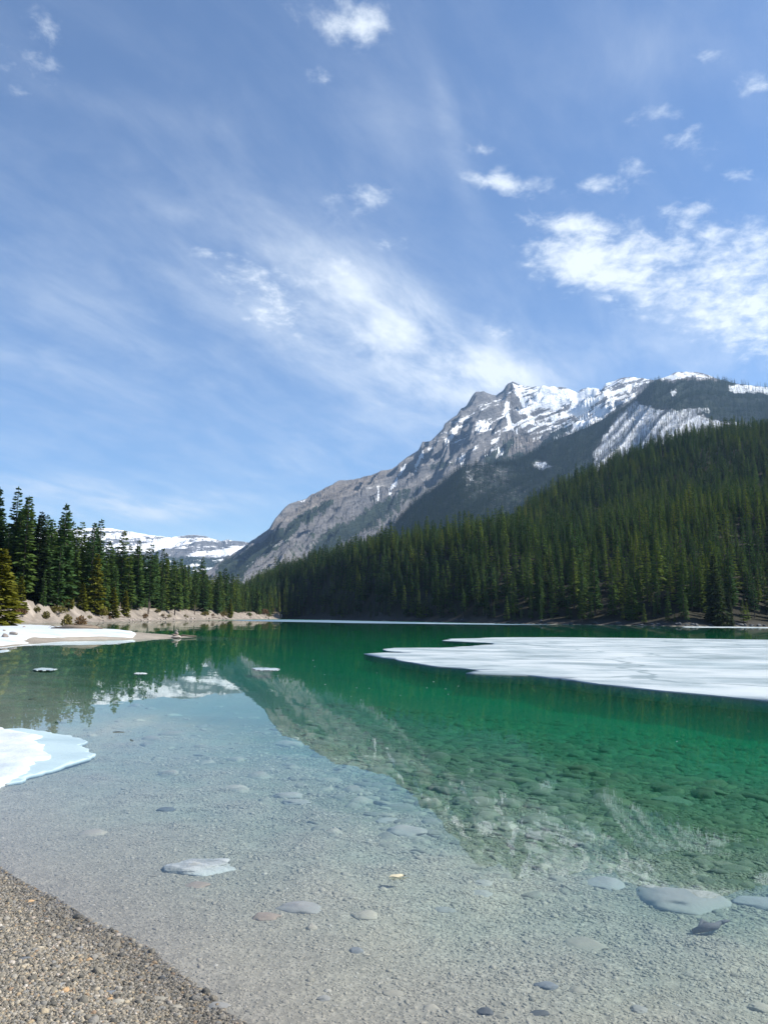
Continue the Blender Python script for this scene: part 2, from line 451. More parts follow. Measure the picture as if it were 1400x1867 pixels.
M_ICE = make_snow_mat('lake_ice', base=(.455, .495, .505), blue=(.27, .335, .35), amt=.95, stretch=(.22, .40, 1), scale=1.0, thr=(.34, .66), bumpd=.006, cracks=True)
M_WOOD = make_stone_mat('weathered_wood', [(0, (.14, .11, .085)), (1, (.24, .19, .14))])

# ------------------------------------------------------------------ the lake outline and the ground sheet
NEAR = [(372, 1866), (334, 1822), (300, 1800), (232, 1745), (190, 1722), (125, 1695), (70, 1647), (0, 1610), (-90, 1545), (-170, 1440), (-200, 1340), (-190, 1260), (-120, 1215)]
SPITF = [(0, 1181), (60, 1173), (150, 1166.5), (240, 1165.5), (290, 1164.5), (330, 1163), (349, 1161.5)]
SPITB = [(340, 1160.5), (300, 1158), (250, 1155), (200, 1151), (120, 1147), (40, 1145.5), (0, 1145), (-70, 1143)]
LEFT = [(-70, 1138), (0, 1136.2), (50, 1135.8), (100, 1135.4), (150, 1134.9), (200, 1134), (240, 1132.8), (280, 1131.8), (330, 1131), (380, 1130.3), (430, 1129.8), (470, 1129.2), (512, 1128.7)]
RIGHT = [(545, 1129), (600, 1130), (700, 1132.3), (800, 1134.3), (900, 1136.3), (1000, 1138), (1100, 1139.5), (1250, 1142), (1400, 1143.3)]
def W2(pts): return [tuple(wpt(a, b)[:2]) for a, b in pts]
LAKE = W2(NEAR) + W2(SPITF) + W2(SPITB) + W2(LEFT) + W2(RIGHT) + [(190, 235), (250, 170), (270, 100), (240, 20), (150, -10), (60, -9), (20, -4), (6, .3), (2, 1.5), (.3, 2.5)]
AZ_B = math.atan2(*W2([(405, 1140)])[0])
AZ_SPLIT = math.atan2(*W2([(512, 1128.7)])[0])

# hill on the far side: for photo columns, distances of shore, lower crest, dip, upper crest and their heights
def up(px, py, d): return float(dpt(px, py, d)[2])
HX = [425, 439, 454, 480, 528, 566, 603, 636, 700, 750, 820, 900, 950, 1000, 1058, 1103, 1147, 1214, 1270, 1340, 1400, 1500, 1700]
YL = [1072, 1062, 1053, 1042, 1022, 1008, 998, 985, 972, 963, 953, 945, 948, 955, 953, 941, 933, 920, 902, 893, 894, 890, 880]
DL = [800, 795, 790, 780, 740, 680, 640, 600, 560, 520, 480, 450, 440, 440, 445, 450, 455, 460, 465, 470, 470, 470, 470]
YU = [1074, 1064, 1055, 1044, 1025, 1012, 1003, 992, 980, 972, 962, 952, 927, 890, 859, 843, 820, 797, 781, 768, 766, 760, 755]
DU = [930, 925, 920, 900, 860, 820, 780, 740, 700, 660, 640, 640, 700, 780, 820, 840, 870, 900, 920, 930, 940, 950, 950]
_rw = np.array(W2(RIGHT)); _raz = np.arctan2(_rw[:, 0], _rw[:, 1]); _rd = np.hypot(_rw[:, 0], _rw[:, 1])
_az = np.array([math.atan2(*wpt(x, 1140)[:2]) for x in HX])
TH = 14.5
_zl = np.array([up(x, y, d) - TH for x, y, d in zip(HX, YL, DL)]); _zu = np.array([up(x, y, d) - TH + 1.0 for x, y, d in zip(HX, YU, DU)])
_zu = np.maximum(_zu, _zl * .9)


def hill(az, d):
    d0 = np.interp(az, _raz, _rd); dl = np.interp(az, _az, DL); du = np.interp(az, _az, DU)
    zl = np.interp(az, _az, _zl); zu = np.interp(az, _az, _zu)
    dd = dl + (du - dl) * .28; zd = zl + (zu - zl) * .16
    kd = [d0, d0 + 5, d0 + 12, dl, dd, du, du + 500, du + 2500]
    kz = [0 * d0, 0 * d0 + 1.3, 0 * d0 + 3.0, zl, zd, zu, zu * .45 + 10, 0 * d0 + 40]
    z = np.where(d < d0, 0, kz[-1])
    for i in range(len(kd) - 1):
        t = np.clip((d - kd[i]) / (kd[i + 1] - kd[i]), 0, 1)
        if i in (4, 5): t = t * t * (3 - 2 * t) * .5 + t * .5
        z = np.where((d >= kd[i]) & (d < kd[i + 1]), kz[i] + (kz[i + 1] - kz[i]) * t, z)
    return z


def ground(x, y, full=False):
    sh = np.shape(x); x = np.ravel(np.asarray(x, float)); y = np.ravel(np.asarray(y, float))
    r = np.hypot(x, y); az = np.arctan2(x, y)
    sd = poly_sd(x, y, LAKE)
    sd = sd + fbm(x / 1.7, y / 1.7, 5, 3) * np.clip(.012 * r, .075, 1.2) * np.clip(np.abs(sd) / 2 + .25, 0, 1)
    s = np.maximum(-sd, 0); q = np.maximum(sd, 0)
    dep = 5.0 * (1 - np.exp(-(.036 * q + .0011 * q * q) / 5.0))
    dep = dep * (1 - (1 - np.interp(x / np.maximum(y, .5), [-.42, -.12, .12], [.50, .62, 1.0])) * sst(q, .5, 3) * (1 - sst(r, 55, 90)))
    dep = dep * (1 + .18 * fbm(x / 4, y / 4, 9, 3) * sst(q, .5, 6)) + .02 * fbm(x / .7, y / .7, 3, 3) * sst(q, .1, 2)
    beach = .10 * s / (1 + .06 * s) + .012 * fbm(x / .5, y / .5, 2, 3) * sst(s, 0, .5)
    bank_h = 3.5 + 1.7 * fbm(x / 38, y / 38, 21, 3)
    left = .25 * sst(s, 0, 1.2) + bank_h * sst(s, .8, 9 + 3 * perlin(x / 40, y / 40, 4)) + .11 * np.maximum(s - 8, 0) / (1 + .003 * s) * np.interp(az, [-.48, -.3], [1.5, 1.0]) + 1.0 * fbm(x / 9, y / 9, 33, 4) * sst(s, 1, 8)
    hl = hill(az, r) + 2.2 * fbm(x / 45, y / 45, 12, 4) * sst(s, 4, 40)
    lowz = np.minimum(beach, .45)
    wl = sst(r, 112, 126) * (az < AZ_SPLIT)
    wr = sst(r, 180, 215) * (az >= AZ_SPLIT) * (az < 1.2)
    left = np.where(r > 560, np.maximum(left, hl * sst(az, AZ_B, AZ_B + .04) * sst(r, 600, 700)), left)
    land = beach * (r < 20) + lowz * (r >= 20)
    z = land * (1 - wl) * (1 - wr) + left * wl + hl * wr
    z = np.where(sd > 0, -dep, z)
    if not full: return z.reshape(sh)
    # surface tone by place
    n = fbm(x / 9, y / 9, 41, 4)
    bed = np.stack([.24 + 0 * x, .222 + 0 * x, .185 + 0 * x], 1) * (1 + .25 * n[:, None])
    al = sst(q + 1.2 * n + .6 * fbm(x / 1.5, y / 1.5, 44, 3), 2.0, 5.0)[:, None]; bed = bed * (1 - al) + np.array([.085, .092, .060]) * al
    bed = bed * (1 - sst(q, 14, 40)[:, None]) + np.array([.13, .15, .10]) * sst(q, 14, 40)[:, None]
    gra = np.array([.15, .135, .105]) * (1 + .15 * n[:, None])
    sand = np.array([.225, .195, .165]) * (1 + .30 * n[:, None] + .35 * fbm(x / 2.2, y / 2.2, 47, 3)[:, None])
    floor_ = np.array([.065, .062, .034]) * (1 + .4 * n[:, None])
    dry = np.array([.30, .25, .15]) * (1 + .3 * n[:, None])
    fl = sst(s + 5 * n, 9, 16)[:, None]
    lc = sand * (1 - fl) + (dry * .35 + floor_ * .65) * fl
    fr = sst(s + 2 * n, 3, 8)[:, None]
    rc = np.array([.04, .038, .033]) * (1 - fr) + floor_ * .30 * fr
    spit = np.array([.29, .255, .21]) * (1 + .2 * n[:, None])
    c = np.where((r < 20)[:, None], gra, spit)
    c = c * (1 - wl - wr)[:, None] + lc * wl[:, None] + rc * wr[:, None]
    c = np.where((sd > 0)[:, None], bed, c)
    return z.reshape(sh), np.clip(c, .01, .9), sd.reshape(sh)


def build_ground():
    az = np.concatenate([np.linspace(-math.pi, -.72, 60)[:-1], np.linspace(-.72, .72, 560), np.linspace(.72, math.pi, 60)[1:-1]])
    r = np.concatenate([np.geomspace(.25, 20, 190)[:-1], np.geomspace(20, 115, 110)[:-1], np.geomspace(115, 1100, 330)[:-1], np.geomspace(1100, 6500, 50)])
    A, Rr = np.meshgrid(az, r)
    x = Rr * np.sin(A); y = Rr * np.cos(A)
    z, c, sd = ground(x, y, True)
    V = np.stack([x.ravel(), y.ravel(), z.ravel()], 1)
    V = np.concatenate([V, [[0, 0, float(ground(np.array([0.0]), np.array([0.0]))[0])]]]); c = np.concatenate([c, c[:1]])
    Fq = grid_faces(len(r), len(az), True)[:, ::-1]
    n = len(az); j = np.arange(n)
    me = bpy.data.meshes.new('ground')
    cap = np.stack([np.full(n, len(V) - 1), (j + 1) % n, j, j], 1)
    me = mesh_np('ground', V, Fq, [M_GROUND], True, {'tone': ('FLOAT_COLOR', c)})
    o = link('ground', me); tag(o, kind='structure')
    return o


def ground_hit(px, py):
    """where the sight line of a photo pixel meets the ground or lake bed"""
    d = ray(px, py)
    t = np.geomspace(1.5, 900, 6000)
    P = d[None, :] * t[:, None] + np.array([0, 0, CAMH])
    g = ground(P[:, 0], P[:, 1])
    k = np.argmax(P[:, 2] < g)
    return P[k]


build_ground()
wm = mesh_np('water', [(-900, -60, 0), (900, -60, 0), (900, 1000, 0), (-900, 1000, 0)], [(0, 1, 2, 3)], [M_WATER], False)
tag(link('water', wm), kind='structure')

# ------------------------------------------------------------------ mountains
def interp_poly(pts, x):
    p = np.array(pts, float); return np.interp(x, p[:, 0], p[:, 1])


def paint(px, py, polys, base=0.0):
    r = np.full(px.shape, base)
    wx = 5 * fbm(px / 14, py / 14, 77, 3); wy = 5 * fbm(px / 14, py / 14, 99, 3)
    for pts, val, fe in polys:
        x0 = min(p[0] for p in pts) - 3 * fe - 12; x1 = max(p[0] for p in pts) + 3 * fe + 12
        y0 = min(p[1] for p in pts) - 3 * fe - 12; y1 = max(p[1] for p in pts) + 3 * fe + 12
        k = np.where((px > x0) & (px < x1) & (py > y0) & (py < y1))[0]
        if not len(k): continue
        wk = min(1.0, fe / 5)
        d = poly_sd(px[k] + wx[k] * wk, py[k] + wy[k] * wk, pts)
        a = sst(d, -fe, fe)
        r[k] = r[k] * (1 - a) + val * a
    return r


def streak(pts, wd):
    L = [(x - wd / 2, y - wd / 3) for x, y in pts]; Rr = [(x + wd / 2, y + wd / 3) for x, y in pts]
    return L + Rr[::-1]


def build_mountain(label, ridge, dist, foot, footz, x0, x1, nc, nr, material, amp, snow, wood, warm, seed, conc=1.25, jag=1.0, ucell=260.0, skew=.9):
    xs = np.linspace(x0, x1, nc)
    ry = interp_poly(ridge, xs); D = interp_poly(dist, xs); Fd = interp_poly(foot, xs)
    top = dpt(xs, ry, D); az = np.arctan2(top[:, 0], top[:, 1])
    Um = np.concatenate([[0], np.cumsum(np.hypot(np.diff(top[:, 0]), np.diff(top[:, 1])))])
    zr = top[:, 2] + jag * (9 * fbm(Um / 120, 0 * Um, seed, 4, .6))
    v = np.concatenate([-np.linspace(1, .02, 26) ** 1.5 * .7, np.linspace(0, 1, nr) ** 1.12])
    VV, UU = np.meshgrid(v, Um, indexing='ij')
    dd = D[None, :] - (D - Fd)[None, :] * VV
    fr = np.clip(VV, 0, 1)
    h = footz + (zr[None, :] - footz) * np.where(VV >= 0, (1 - fr) ** conc, np.clip(1 + VV * 1.3, 0, 1))
    hm = (zr[None, :] - footz)
    Vm = VV * (D - Fd)[None, :] * 1.3
    wx = 120 * fbm(UU / 700, Vm / 700, seed + 3, 3)
    uu = UU + wx + skew * Vm
    rg = ridged(uu / ucell, Vm / (ucell * 4.2), seed + 5, 5, .55) - .7
    r2 = ridged((uu) / (ucell * .3), Vm / (ucell * 1.4), seed + 8, 3, .5) - .6
    ww = sst(np.abs(VV), 0.0, .16) * (1 - .7 * sst(VV, .6, 1.0)) + .06
    r3 = ridged(uu / (ucell * .10) , Vm / (ucell * .34), seed + 9, 3, .55) - .6
    z = h + amp * ww * (rg * 1.0 + r2 * .30 + r3 * .07) * np.clip(hm / 900, .25, 1)
    Xg = dd * np.sin(az[None, :]); qs = z * .87 - Xg * .5
    z = z + amp * .075 * ww * (fbm(qs / 42, Xg / 700, seed + 13, 3, .6) + .8 * np.sign(fbm(qs / 95, Xg / 900, seed + 15, 2)))
    zmax = CAMH + (zr[None, :] - CAMH) * dd / D[None, :] - np.where(VV > 0, .012, .03) * np.abs(VV) * hm
    z = np.where(VV == 0, zr[None, :], np.minimum(z, zmax))
    A = np.broadcast_to(az[None, :], dd.shape)
    P = np.stack([dd * np.sin(A), dd * np.cos(A), z], -1).reshape(-1, 3)
    qx, qy = proj(P)
    sn = paint(qx, qy, snow[1], snow[0]); wd = paint(qx, qy, wood[1], wood[0]); wa = paint(qx, qy, warm[1], warm[0])
    me = mesh_np('mountain', P, grid_faces(len(v), nc)[:, ::-1], [material], True,
                 {'snow': ('FLOAT', sn), 'wood': ('FLOAT', wd), 'warm': ('FLOAT', wa)})
    o = link('mountain', me); tag(o, label, 'mountain', kind='structure')
    G = P.reshape(len(v), nc, 3)
    return G[26:], wd.reshape(len(v), nc)[26:], o


M_MT = make_mountain_mat('grey_limestone_mountain')
M_MT2 = make_mountain_mat('forested_shoulder', strata_rot=(0, math.radians(20), 0), sk=.07, fs=.045)
M_MT3 = make_mountain_mat('far_snow_range', strata_rot=(0, math.radians(8), 0), rock=((.09, .10, .12), (.15, .155, .17), (.2, .2, .21)), sscale=.7)

RIDGE1 = [(330, 1075), (399, 1026), (454, 991), (491, 963), (501, 945), (527, 919), (558, 909), (595, 887), (621, 876), (655, 873), (696, 859), (714, 855), (737, 837), (763, 820), (770, 806), (785, 805), (807, 781), (811, 770), (833, 757), (841, 744), (850, 740), (859, 724), (867, 716), (881, 714), (896, 718), (904, 721), (907, 718), (918, 711), (922, 703), (926, 699), (934, 696), (941, 699), (954, 703), (968, 706), (990, 703), (1009, 704), (1031, 707), (1051, 716), (1061, 710), (1072, 705), (1081, 707), (1096, 711), (1103, 699), (1125, 691), (1155, 688), (1177, 690), (1196, 694), (1300, 715), (1500, 740)]
SNOW1 = (.06, [
    ([(770, 800), (870, 715), (935, 690), (960, 800), (880, 850), (790, 850)], .20, 14),
    ([(830, 770), (935, 715), (950, 800), (870, 835)], .26, 12),
    ([(938, 690), (960, 700), (1009, 700), (1051, 712), (1072, 700), (1100, 708), (1095, 735), (1085, 760), (1060, 775), (1020, 785), (985, 790), (955, 790), (940, 770), (955, 745), (938, 715)], .44, 6),
    ([(985, 702), (1051, 714), (1060, 728), (1010, 745), (975, 735)], .72, 7),
    ([(1040, 742), (1072, 704), (1097, 710), (1090, 724), (1066, 750), (1052, 758)], 1.15, 3),
    (streak([(937, 700), (950, 728), (972, 772)], 8), 1.2, 2),
    (streak([(928, 735), (922, 750), (932, 780), (940, 788)], 9), .95, 3),
    ([(862, 770), (895, 762), (893, 782), (868, 786)], .62, 5),
    (streak([(742, 846), (728, 866), (709, 900)], 4), 1.1, 1.5), (streak([(691, 890), (688, 915)], 4), .9, 1.5),
    (streak([(772, 826), (764, 838), (757, 855)], 4), 1.0, 1.5), (streak([(835, 777), (826, 792), (813, 807)], 5), 1.0, 1.5),
    ([(880, 818), (900, 806), (915, 790), (905, 812), (885, 828)], .55, 4),
    ([(838, 842), (848, 836), (848, 856), (835, 862)], .7, 3), ([(905, 825), (925, 812), (915, 830), (902, 838)], .8, 3),
    ([(1096, 706), (1103, 697), (1155, 686), (1200, 692), (1180, 702), (1155, 729), (1121, 748), (1100, 760), (1110, 735)], .50, 4),
    ([(1060, 768), (1085, 745), (1110, 735), (1105, 765), (1085, 775), (1058, 785), (1000, 812), (985, 815), (1010, 797), (1040, 785)], .62, 4),
    ([(1082, 718), (1098, 712), (1106, 735), (1090, 742), (1070, 756)], .35, 3),
    (streak([(547, 915), (556, 911), (566, 917)], 4), .6, 2)])
WOOD1 = (.0, [
    ([(380, 1060), (400, 1024), (700, 900), (760, 880), (700, 1000), (500, 1090)], .38, 14),
    ([(396, 1030), (454, 1000), (500, 968), (560, 930), (612, 905), (620, 912), (565, 948), (520, 985), (470, 1020), (440, 1050), (400, 1060)], .78, 7),
    ([(560, 1010), (600, 968), (640, 950), (690, 918), (722, 902), (765, 882), (775, 890), (720, 930), (660, 968), (600, 1010)], .72, 7),
    ([(700, 990), (760, 905), (850, 860), (960, 810), (990, 830), (900, 960)], .55, 10),
    ([(975, 818), (1000, 795), (1048, 764), (1056, 770), (1020, 795), (985, 822)], 1.1, 3),
    ([(876, 842), (920, 804), (940, 800), (935, 812), (905, 845)], .95, 4),
    ([(785, 845), (830, 835), (835, 850), (780, 860)], .65, 5)])
WARM1 = (.15, [([(500, 960), (595, 880), (720, 850), (740, 840), (720, 860), (640, 900), (560, 930)], .9, 8), ([(920, 700), (935, 695), (940, 740), (920, 750)], .5, 6), ([(930, 790), (1000, 800), (960, 830), (900, 830)], .8, 6)])
G1, W1, MT1 = build_mountain('grey rocky mountain with a snowy summit behind the forest', RIDGE1,
    [(330, 4600), (700, 5000), (930, 5400), (1100, 5200), (1500, 5600)], [(330, 2600), (1500, 2900)], 60, 330, 1500, 820, 330, M_MT, 120, SNOW1, WOOD1, WARM1, 11)

RIDGE2 = [(560, 1080), (600, 1040), (660, 1000), (707, 967), (751, 922), (807, 880), (844, 850), (900, 845), (943, 838), (973, 823), (1010, 804), (1058, 784), (1088, 771), (1121, 752), (1155, 730), (1181, 704), (1196, 693), (1214, 687), (1233, 679), (1251, 677), (1281, 680), (1307, 691), (1326, 696), (1363, 702), (1400, 706), (1500, 719), (1700, 760)]
SNOW2 = (.13, [
    ([(1155, 730), (1180, 742), (1230, 750), (1262, 745), (1270, 758), (1318, 768), (1400, 775), (1400, 800), (1200, 860), (1080, 860), (1080, 825), (1100, 800), (1118, 768)], .80, 6),
    ([(1200, 692), (1233, 676), (1260, 674), (1307, 688), (1300, 694), (1260, 688), (1225, 698)], .52, 4),
    ([(1325, 704), (1345, 700), (1420, 704), (1420, 722), (1370, 716), (1335, 720)], .6, 6),
    ([(1255, 745), (1290, 740), (1300, 752), (1262, 756)], .62, 5), ([(1220, 715), (1232, 705), (1236, 722), (1224, 728)], .5, 4),
    ([(842, 850), (858, 842), (868, 880), (845, 890)], .42, 6), ([(970, 845), (990, 838), (1008, 850), (985, 862)], .52, 5),
    ([(895, 895), (920, 885), (925, 905), (900, 910)], .35, 6)])
WOOD2 = (.97, [
    ([(1155, 730), (1180, 745), (1230, 752), (1262, 747), (1300, 768), (1318, 772), (1400, 778), (1400, 800), (1200, 860), (1080, 860), (1080, 825), (1100, 800), (1118, 768)], .26, 5),
    ([(1195, 690), (1233, 672), (1260, 670), (1312, 690), (1300, 696), (1260, 690), (1225, 700)], .1, 4),
    ([(1325, 704), (1345, 698), (1420, 702), (1420, 722), (1370, 716), (1335, 720)], .4, 5),
    ([(838, 850), (870, 838), (940, 850), (935, 900), (845, 915)], .55, 10), ([(970, 842), (990, 835), (1012, 850), (985, 865)], .35, 6),
    ([(890, 890), (960, 880), (960, 930), (880, 940)], .62, 10)])
G2, W2g, MT2 = build_mountain('dark forested mountain shoulder with a snowy burnt slope', RIDGE2,
    [(560, 2500), (800, 2900), (1000, 3300), (1250, 3900), (1700, 3900)], [(560, 1700), (1000, 1800), (1700, 1500)], 60, 560, 1700, 760, 280, M_MT2, 15, SNOW2, WOOD2, (.25, []), 23, conc=1.1, jag=.6, ucell=300)

RIDGE0 = [(-200, 985), (0, 975), (100, 966), (150, 964), (179, 961), (200, 964), (229, 967), (257, 973), (282, 976), (314, 980), (332, 977), (357, 975), (371, 977), (389, 982), (404, 987), (414, 983), (429, 986), (454, 989), (560, 1000)]
SNOW0 = (.46, [([(100, 960), (330, 970), (320, 985), (100, 975)], .60, 6), ([(330, 976), (460, 985), (460, 1010), (330, 990)], .42, 6), ([(100, 1020), (460, 1015), (460, 1080), (100, 1080)], .2, 10)])
build_mountain('long snow covered range far behind the shore trees', RIDGE0,
    [(-200, 7600), (560, 7600)], [(-200, 5600), (560, 5600)], 60, -200, 560, 520, 180, M_MT3, 150, SNOW0, (.0, [([(100, 1018), (460, 1012), (460, 1090), (100, 1090)], .8, 9)]), (0., []), 51, conc=1.1, jag=.8, ucell=330)

# ------------------------------------------------------------------ trees
def conifer(seed, h=20.0, rmax=2.4, base=.08, levels=30, nb=6, sprays=4, prof=.85, droop=-.25, ragged=.3, sides=6, spread=1.0):
    """crown of drooping boughs built of many needle sprays, and a tapered trunk; returns (crown V,F,shade), (trunk V,F)"""
    g = np.random.default_rng(seed)
    V = []; Q = []; SH = []
    def kite(p, d, l, wd, roll, sh):
        d = d / np.linalg.norm(d)
        s = np.cross(d, [0, 0, 1.0]); n = np.linalg.norm(s)
        s = np.array([1.0, 0, 0]) if n < 1e-4 else s / n
        u = np.cross(s, d); s = s * math.cos(roll) + u * math.sin(roll)
        k = len(V)
        V.extend([p, p + d * l * .45 + s * wd * .5, p + d * l, p + d * l * .45 - s * wd * .5])
        Q.append((k, k + 1, k + 2, k + 3)); SH.extend([sh] * 4)
    for i in range(levels):
        f = ((i + g.random() * .7) / levels) ** .88
        t = base + (1 - base) * f
        R = rmax * (1 - f) ** prof * (.5 + .5 * min(1, f * 6 + .35)) + .22
        n = max(4, int(round(nb * (1 - .45 * f))))
        for b in range(n):
            ph = 2 * math.pi * (b + g.random() * .9) / n + i * 1.9
            L = R * (1 - ragged + 2 * ragged * g.random() * .8)
            pit = droop * (1 - f) + .55 * f ** 2 + g.normal() * .10
            z0 = h * t + g.normal() * .1
            hd = np.array([math.cos(ph), math.sin(ph), 0.0]); side = np.array([-hd[1], hd[0], 0.0])
            ns = max(2, int(round(sprays * (.45 + .55 * L / rmax))))
            sb = g.random()
            for k in range(ns):
                a = (k + .55) / ns
                p = np.array([0, 0, z0]) + hd * L * a * .8 + np.array([0, 0, L * a * math.tan(pit) - .10 * L * a * a])
                for sg in (-1, 1):
                    dr = hd * (.75 + .3 * g.random()) + side * sg * (.55 + .5 * g.random()) * spread + np.array([0, 0, -.28 + .45 * g.random() - .15 * (1 - f)])
                    kite(p, dr, L * (.32 + .24 * g.random()) * (1.15 - .45 * a) + .30, .36 + .20 * L * .5, g.normal() * .55, sb * .5 + g.random() * .5)
            p = np.array([0, 0, z0]) + hd * L * .55 + np.array([0, 0, L * .55 * math.tan(pit)])
            kite(p, hd + np.array([0, 0, math.tan(pit) - .1]), L * .5 + .15, .34, g.normal() * .5, sb)
    for k in range(4):
        kite(np.array([0, 0, h * .965]), np.array([g.normal() * .08, g.normal() * .08, 1]), h * .045, .22, k * .8, .6)
    tv = []; tq = []
    zs = [-.8, 0, h * .3, h * .65, h * .985]; rs = [.30, .22, .165, .10, .02]
    for z, r in zip(zs, rs):
        for a in range(sides): tv.append((r * h / 20 * math.cos(2 * math.pi * a / sides), r * h / 20 * math.sin(2 * math.pi * a / sides), z))
    for i in range(len(zs) - 1):
        for a in range(sides): tq.append((i * sides + a, i * sides + (a + 1) % sides, (i + 1) * sides + (a + 1) % sides, (i + 1) * sides + a))
    return (np.array(V), np.array(Q), np.array(SH)), (np.array(tv), np.array(tq))


KINDS = [  # h, rmax, base, levels, nb, sprays, prof, droop, ragged
    dict(h=20, rmax=2.3, base=.05, levels=32, nb=7, sprays=4, prof=.85, droop=-.30, ragged=.25),
    dict(h=21, rmax=1.9, base=.10, levels=32, nb=6, sprays=4, prof=.75, droop=-.35, ragged=.32),
    dict(h=19, rmax=2.7, base=.06, levels=30, nb=7, sprays=5, prof=.95, droop=-.22, ragged=.28),
    dict(h=20, rmax=2.2, base=.24, levels=24, nb=6, sprays=4, prof=.6, droop=-.05, ragged=.4),
    dict(h=18, rmax=1.7, base=.04, levels=30, nb=6, sprays=3, prof=.8, droop=-.32, ragged=.3),
    dict(h=20, rmax=2.5, base=.14, levels=26, nb=6, sprays=5, prof=.7, droop=-.12, ragged=.42)]
PROTO = []       # (crown mesh, trunk mesh, height)
forest_col = bpy.data.collections.new('forest_sources')
for i, kw in enumerate(KINDS):
    (cv, cq, cs), (tv, tq) = conifer(100 + i, **kw)
    PROTO.append((mesh_np('crown', cv, cq, [M_LEAF], False, {'shade': ('FLOAT', cs)}), mesh_np('trunk', tv, tq, [M_BARK]), kw['h']))
    k2 = dict(kw); k2['levels'] = int(kw['levels'] * .75); k2['sprays'] = max(2, kw['sprays'] - 1)
    (cv, cq, cs), (tv, tq) = conifer(200 + i, **k2)
    me = mesh_np('forest_tree_source', np.concatenate([cv, tv]), np.concatenate([cq, tq + len(cv)]), [M_LEAF, M_BARK], False,
                 {'shade': ('FLOAT', np.concatenate([cs, 0 * tv[:, 0]]))}, np.concatenate([np.zeros(len(cq)), np.ones(len(tq))]))
    so = bpy.data.objects.new('%d_forest_tree_source' % i, me); forest_col.objects.link(so)
(cv, cq, cs), (tv, tq) = conifer(301, h=10, rmax=2.1, base=.02, levels=26, nb=8, sprays=5, prof=.9, droop=-.1, ragged=.3)
YOUNG = (mesh_np('crown', cv, cq, [M_LEAFBRIGHT], False, {'shade': ('FLOAT', cs)}), mesh_np('trunk', tv, tq, [M_BARK]), 10.0)
(cv, cq, cs), (tv, tq) = conifer(302, h=18, rmax=3.4, base=.02, levels=34, nb=8, sprays=6, prof=.95, droop=-.3, ragged=.25)
BROAD = (mesh_np('crown', cv, cq, [M_LEAFDARK], False, {'shade': ('FLOAT', cs)}), mesh_np('trunk', tv, tq, [M_BARK]), 18.0)
far_col = bpy.data.collections.new('far_forest_sources')
for i in range(3):
    (cv, cq, cs), (tv, tq) = conifer(400 + i, h=15, rmax=2.2 - .3 * i, base=.04, levels=8, nb=4, sprays=1, prof=.9, droop=-.4, ragged=.25, sides=3)
    cv = cv * np.array([1.15, 1.15, 1])
    so = bpy.data.objects.new('%d_far_tree_source' % i, mesh_np('far_tree_source', cv, cq, [M_LEAFFAR], False, {'shade': ('FLOAT', cs)})); far_col.objects.link(so)


M_SNAG, _t, _o = mat('burnt_grey_wood'); principled(_t, _o, (.12, .115, .115), .9)
(cv, cq, cs), (tv, tq) = conifer(410, h=13, rmax=.8, base=.3, levels=6, nb=3, sprays=1, prof=.9, droop=-.1, ragged=.4, sides=3)
so = bpy.data.objects.new('3_far_snag_source', mesh_np('far_snag_source', np.concatenate([cv * [.7, .7, 1], tv * [1.6, 1.6, 1]]), np.concatenate([cq, tq + len(cv)]), [M_SNAG], False, {'shade': ('FLOAT', np.zeros(len(cv) + len(tv)))})); far_col.objects.link(so)


def scatter_object(name, P, rot, scl, idx, collection, label=None, cat=None):
    me = bpy.data.meshes.new(name)
    me.vertices.add(len(P)); me.vertices.foreach_set('co', np.asarray(P, np.float32).ravel())
    for an, d in (('rot', rot), ('scl', scl)):
        a = me.attributes.new(an, 'FLOAT_VECTOR', 'POINT'); a.data.foreach_set('vector', np.asarray(d, np.float32).ravel())
    a = me.attributes.new('idx', 'INT', 'POINT'); a.data.foreach_set('value', np.asarray(idx, np.int32))
    o = link(name, me)
    ng = bpy.data.node_groups.new(name + '_scatter', 'GeometryNodeTree')
    ng.interface.new_socket('Geometry', in_out='INPUT', socket_type='NodeSocketGeometry')
    ng.interface.new_socket('Geometry', in_out='OUTPUT', socket_type='NodeSocketGeometry')
    n, l = ng.nodes, ng.links
    gi = n.new('NodeGroupInput'); go = n.new('NodeGroupOutput')
    ci = n.new('GeometryNodeCollectionInfo'); ci.inputs['Collection'].default_value = collection
    ci.inputs['Separate Children'].default_value = True; ci.inputs['Reset Children'].default_value = True
    ip = n.new('GeometryNodeInstanceOnPoints'); ip.inputs['Pick Instance'].default_value = True
    def na(nm, tp):
        q = n.new('GeometryNodeInputNamedAttribute'); q.data_type = tp; q.inputs['Name'].default_value = nm
        return [s for s in q.outputs if s.enabled and s.name == 'Attribute'][0]
    e2r = n.new('FunctionNodeEulerToRotation'); l.new(na('rot', 'FLOAT_VECTOR'), e2r.inputs[0])
    l.new(gi.outputs[0], ip.inputs['Points']); l.new(ci.outputs[0], ip.inputs['Instance'])
    l.new(na('idx', 'INT'), ip.inputs['Instance Index']); l.new(e2r.outputs[0], ip.inputs['Rotation']); l.new(na('scl', 'FLOAT_VECTOR'), ip.inputs['Scale'])
    l.new(ip.outputs[0], go.inputs[0])
    md = o.modifiers.new('scatter', 'NODES'); md.node_group = ng
    tag(o, label, cat, kind='stuff')
    return o


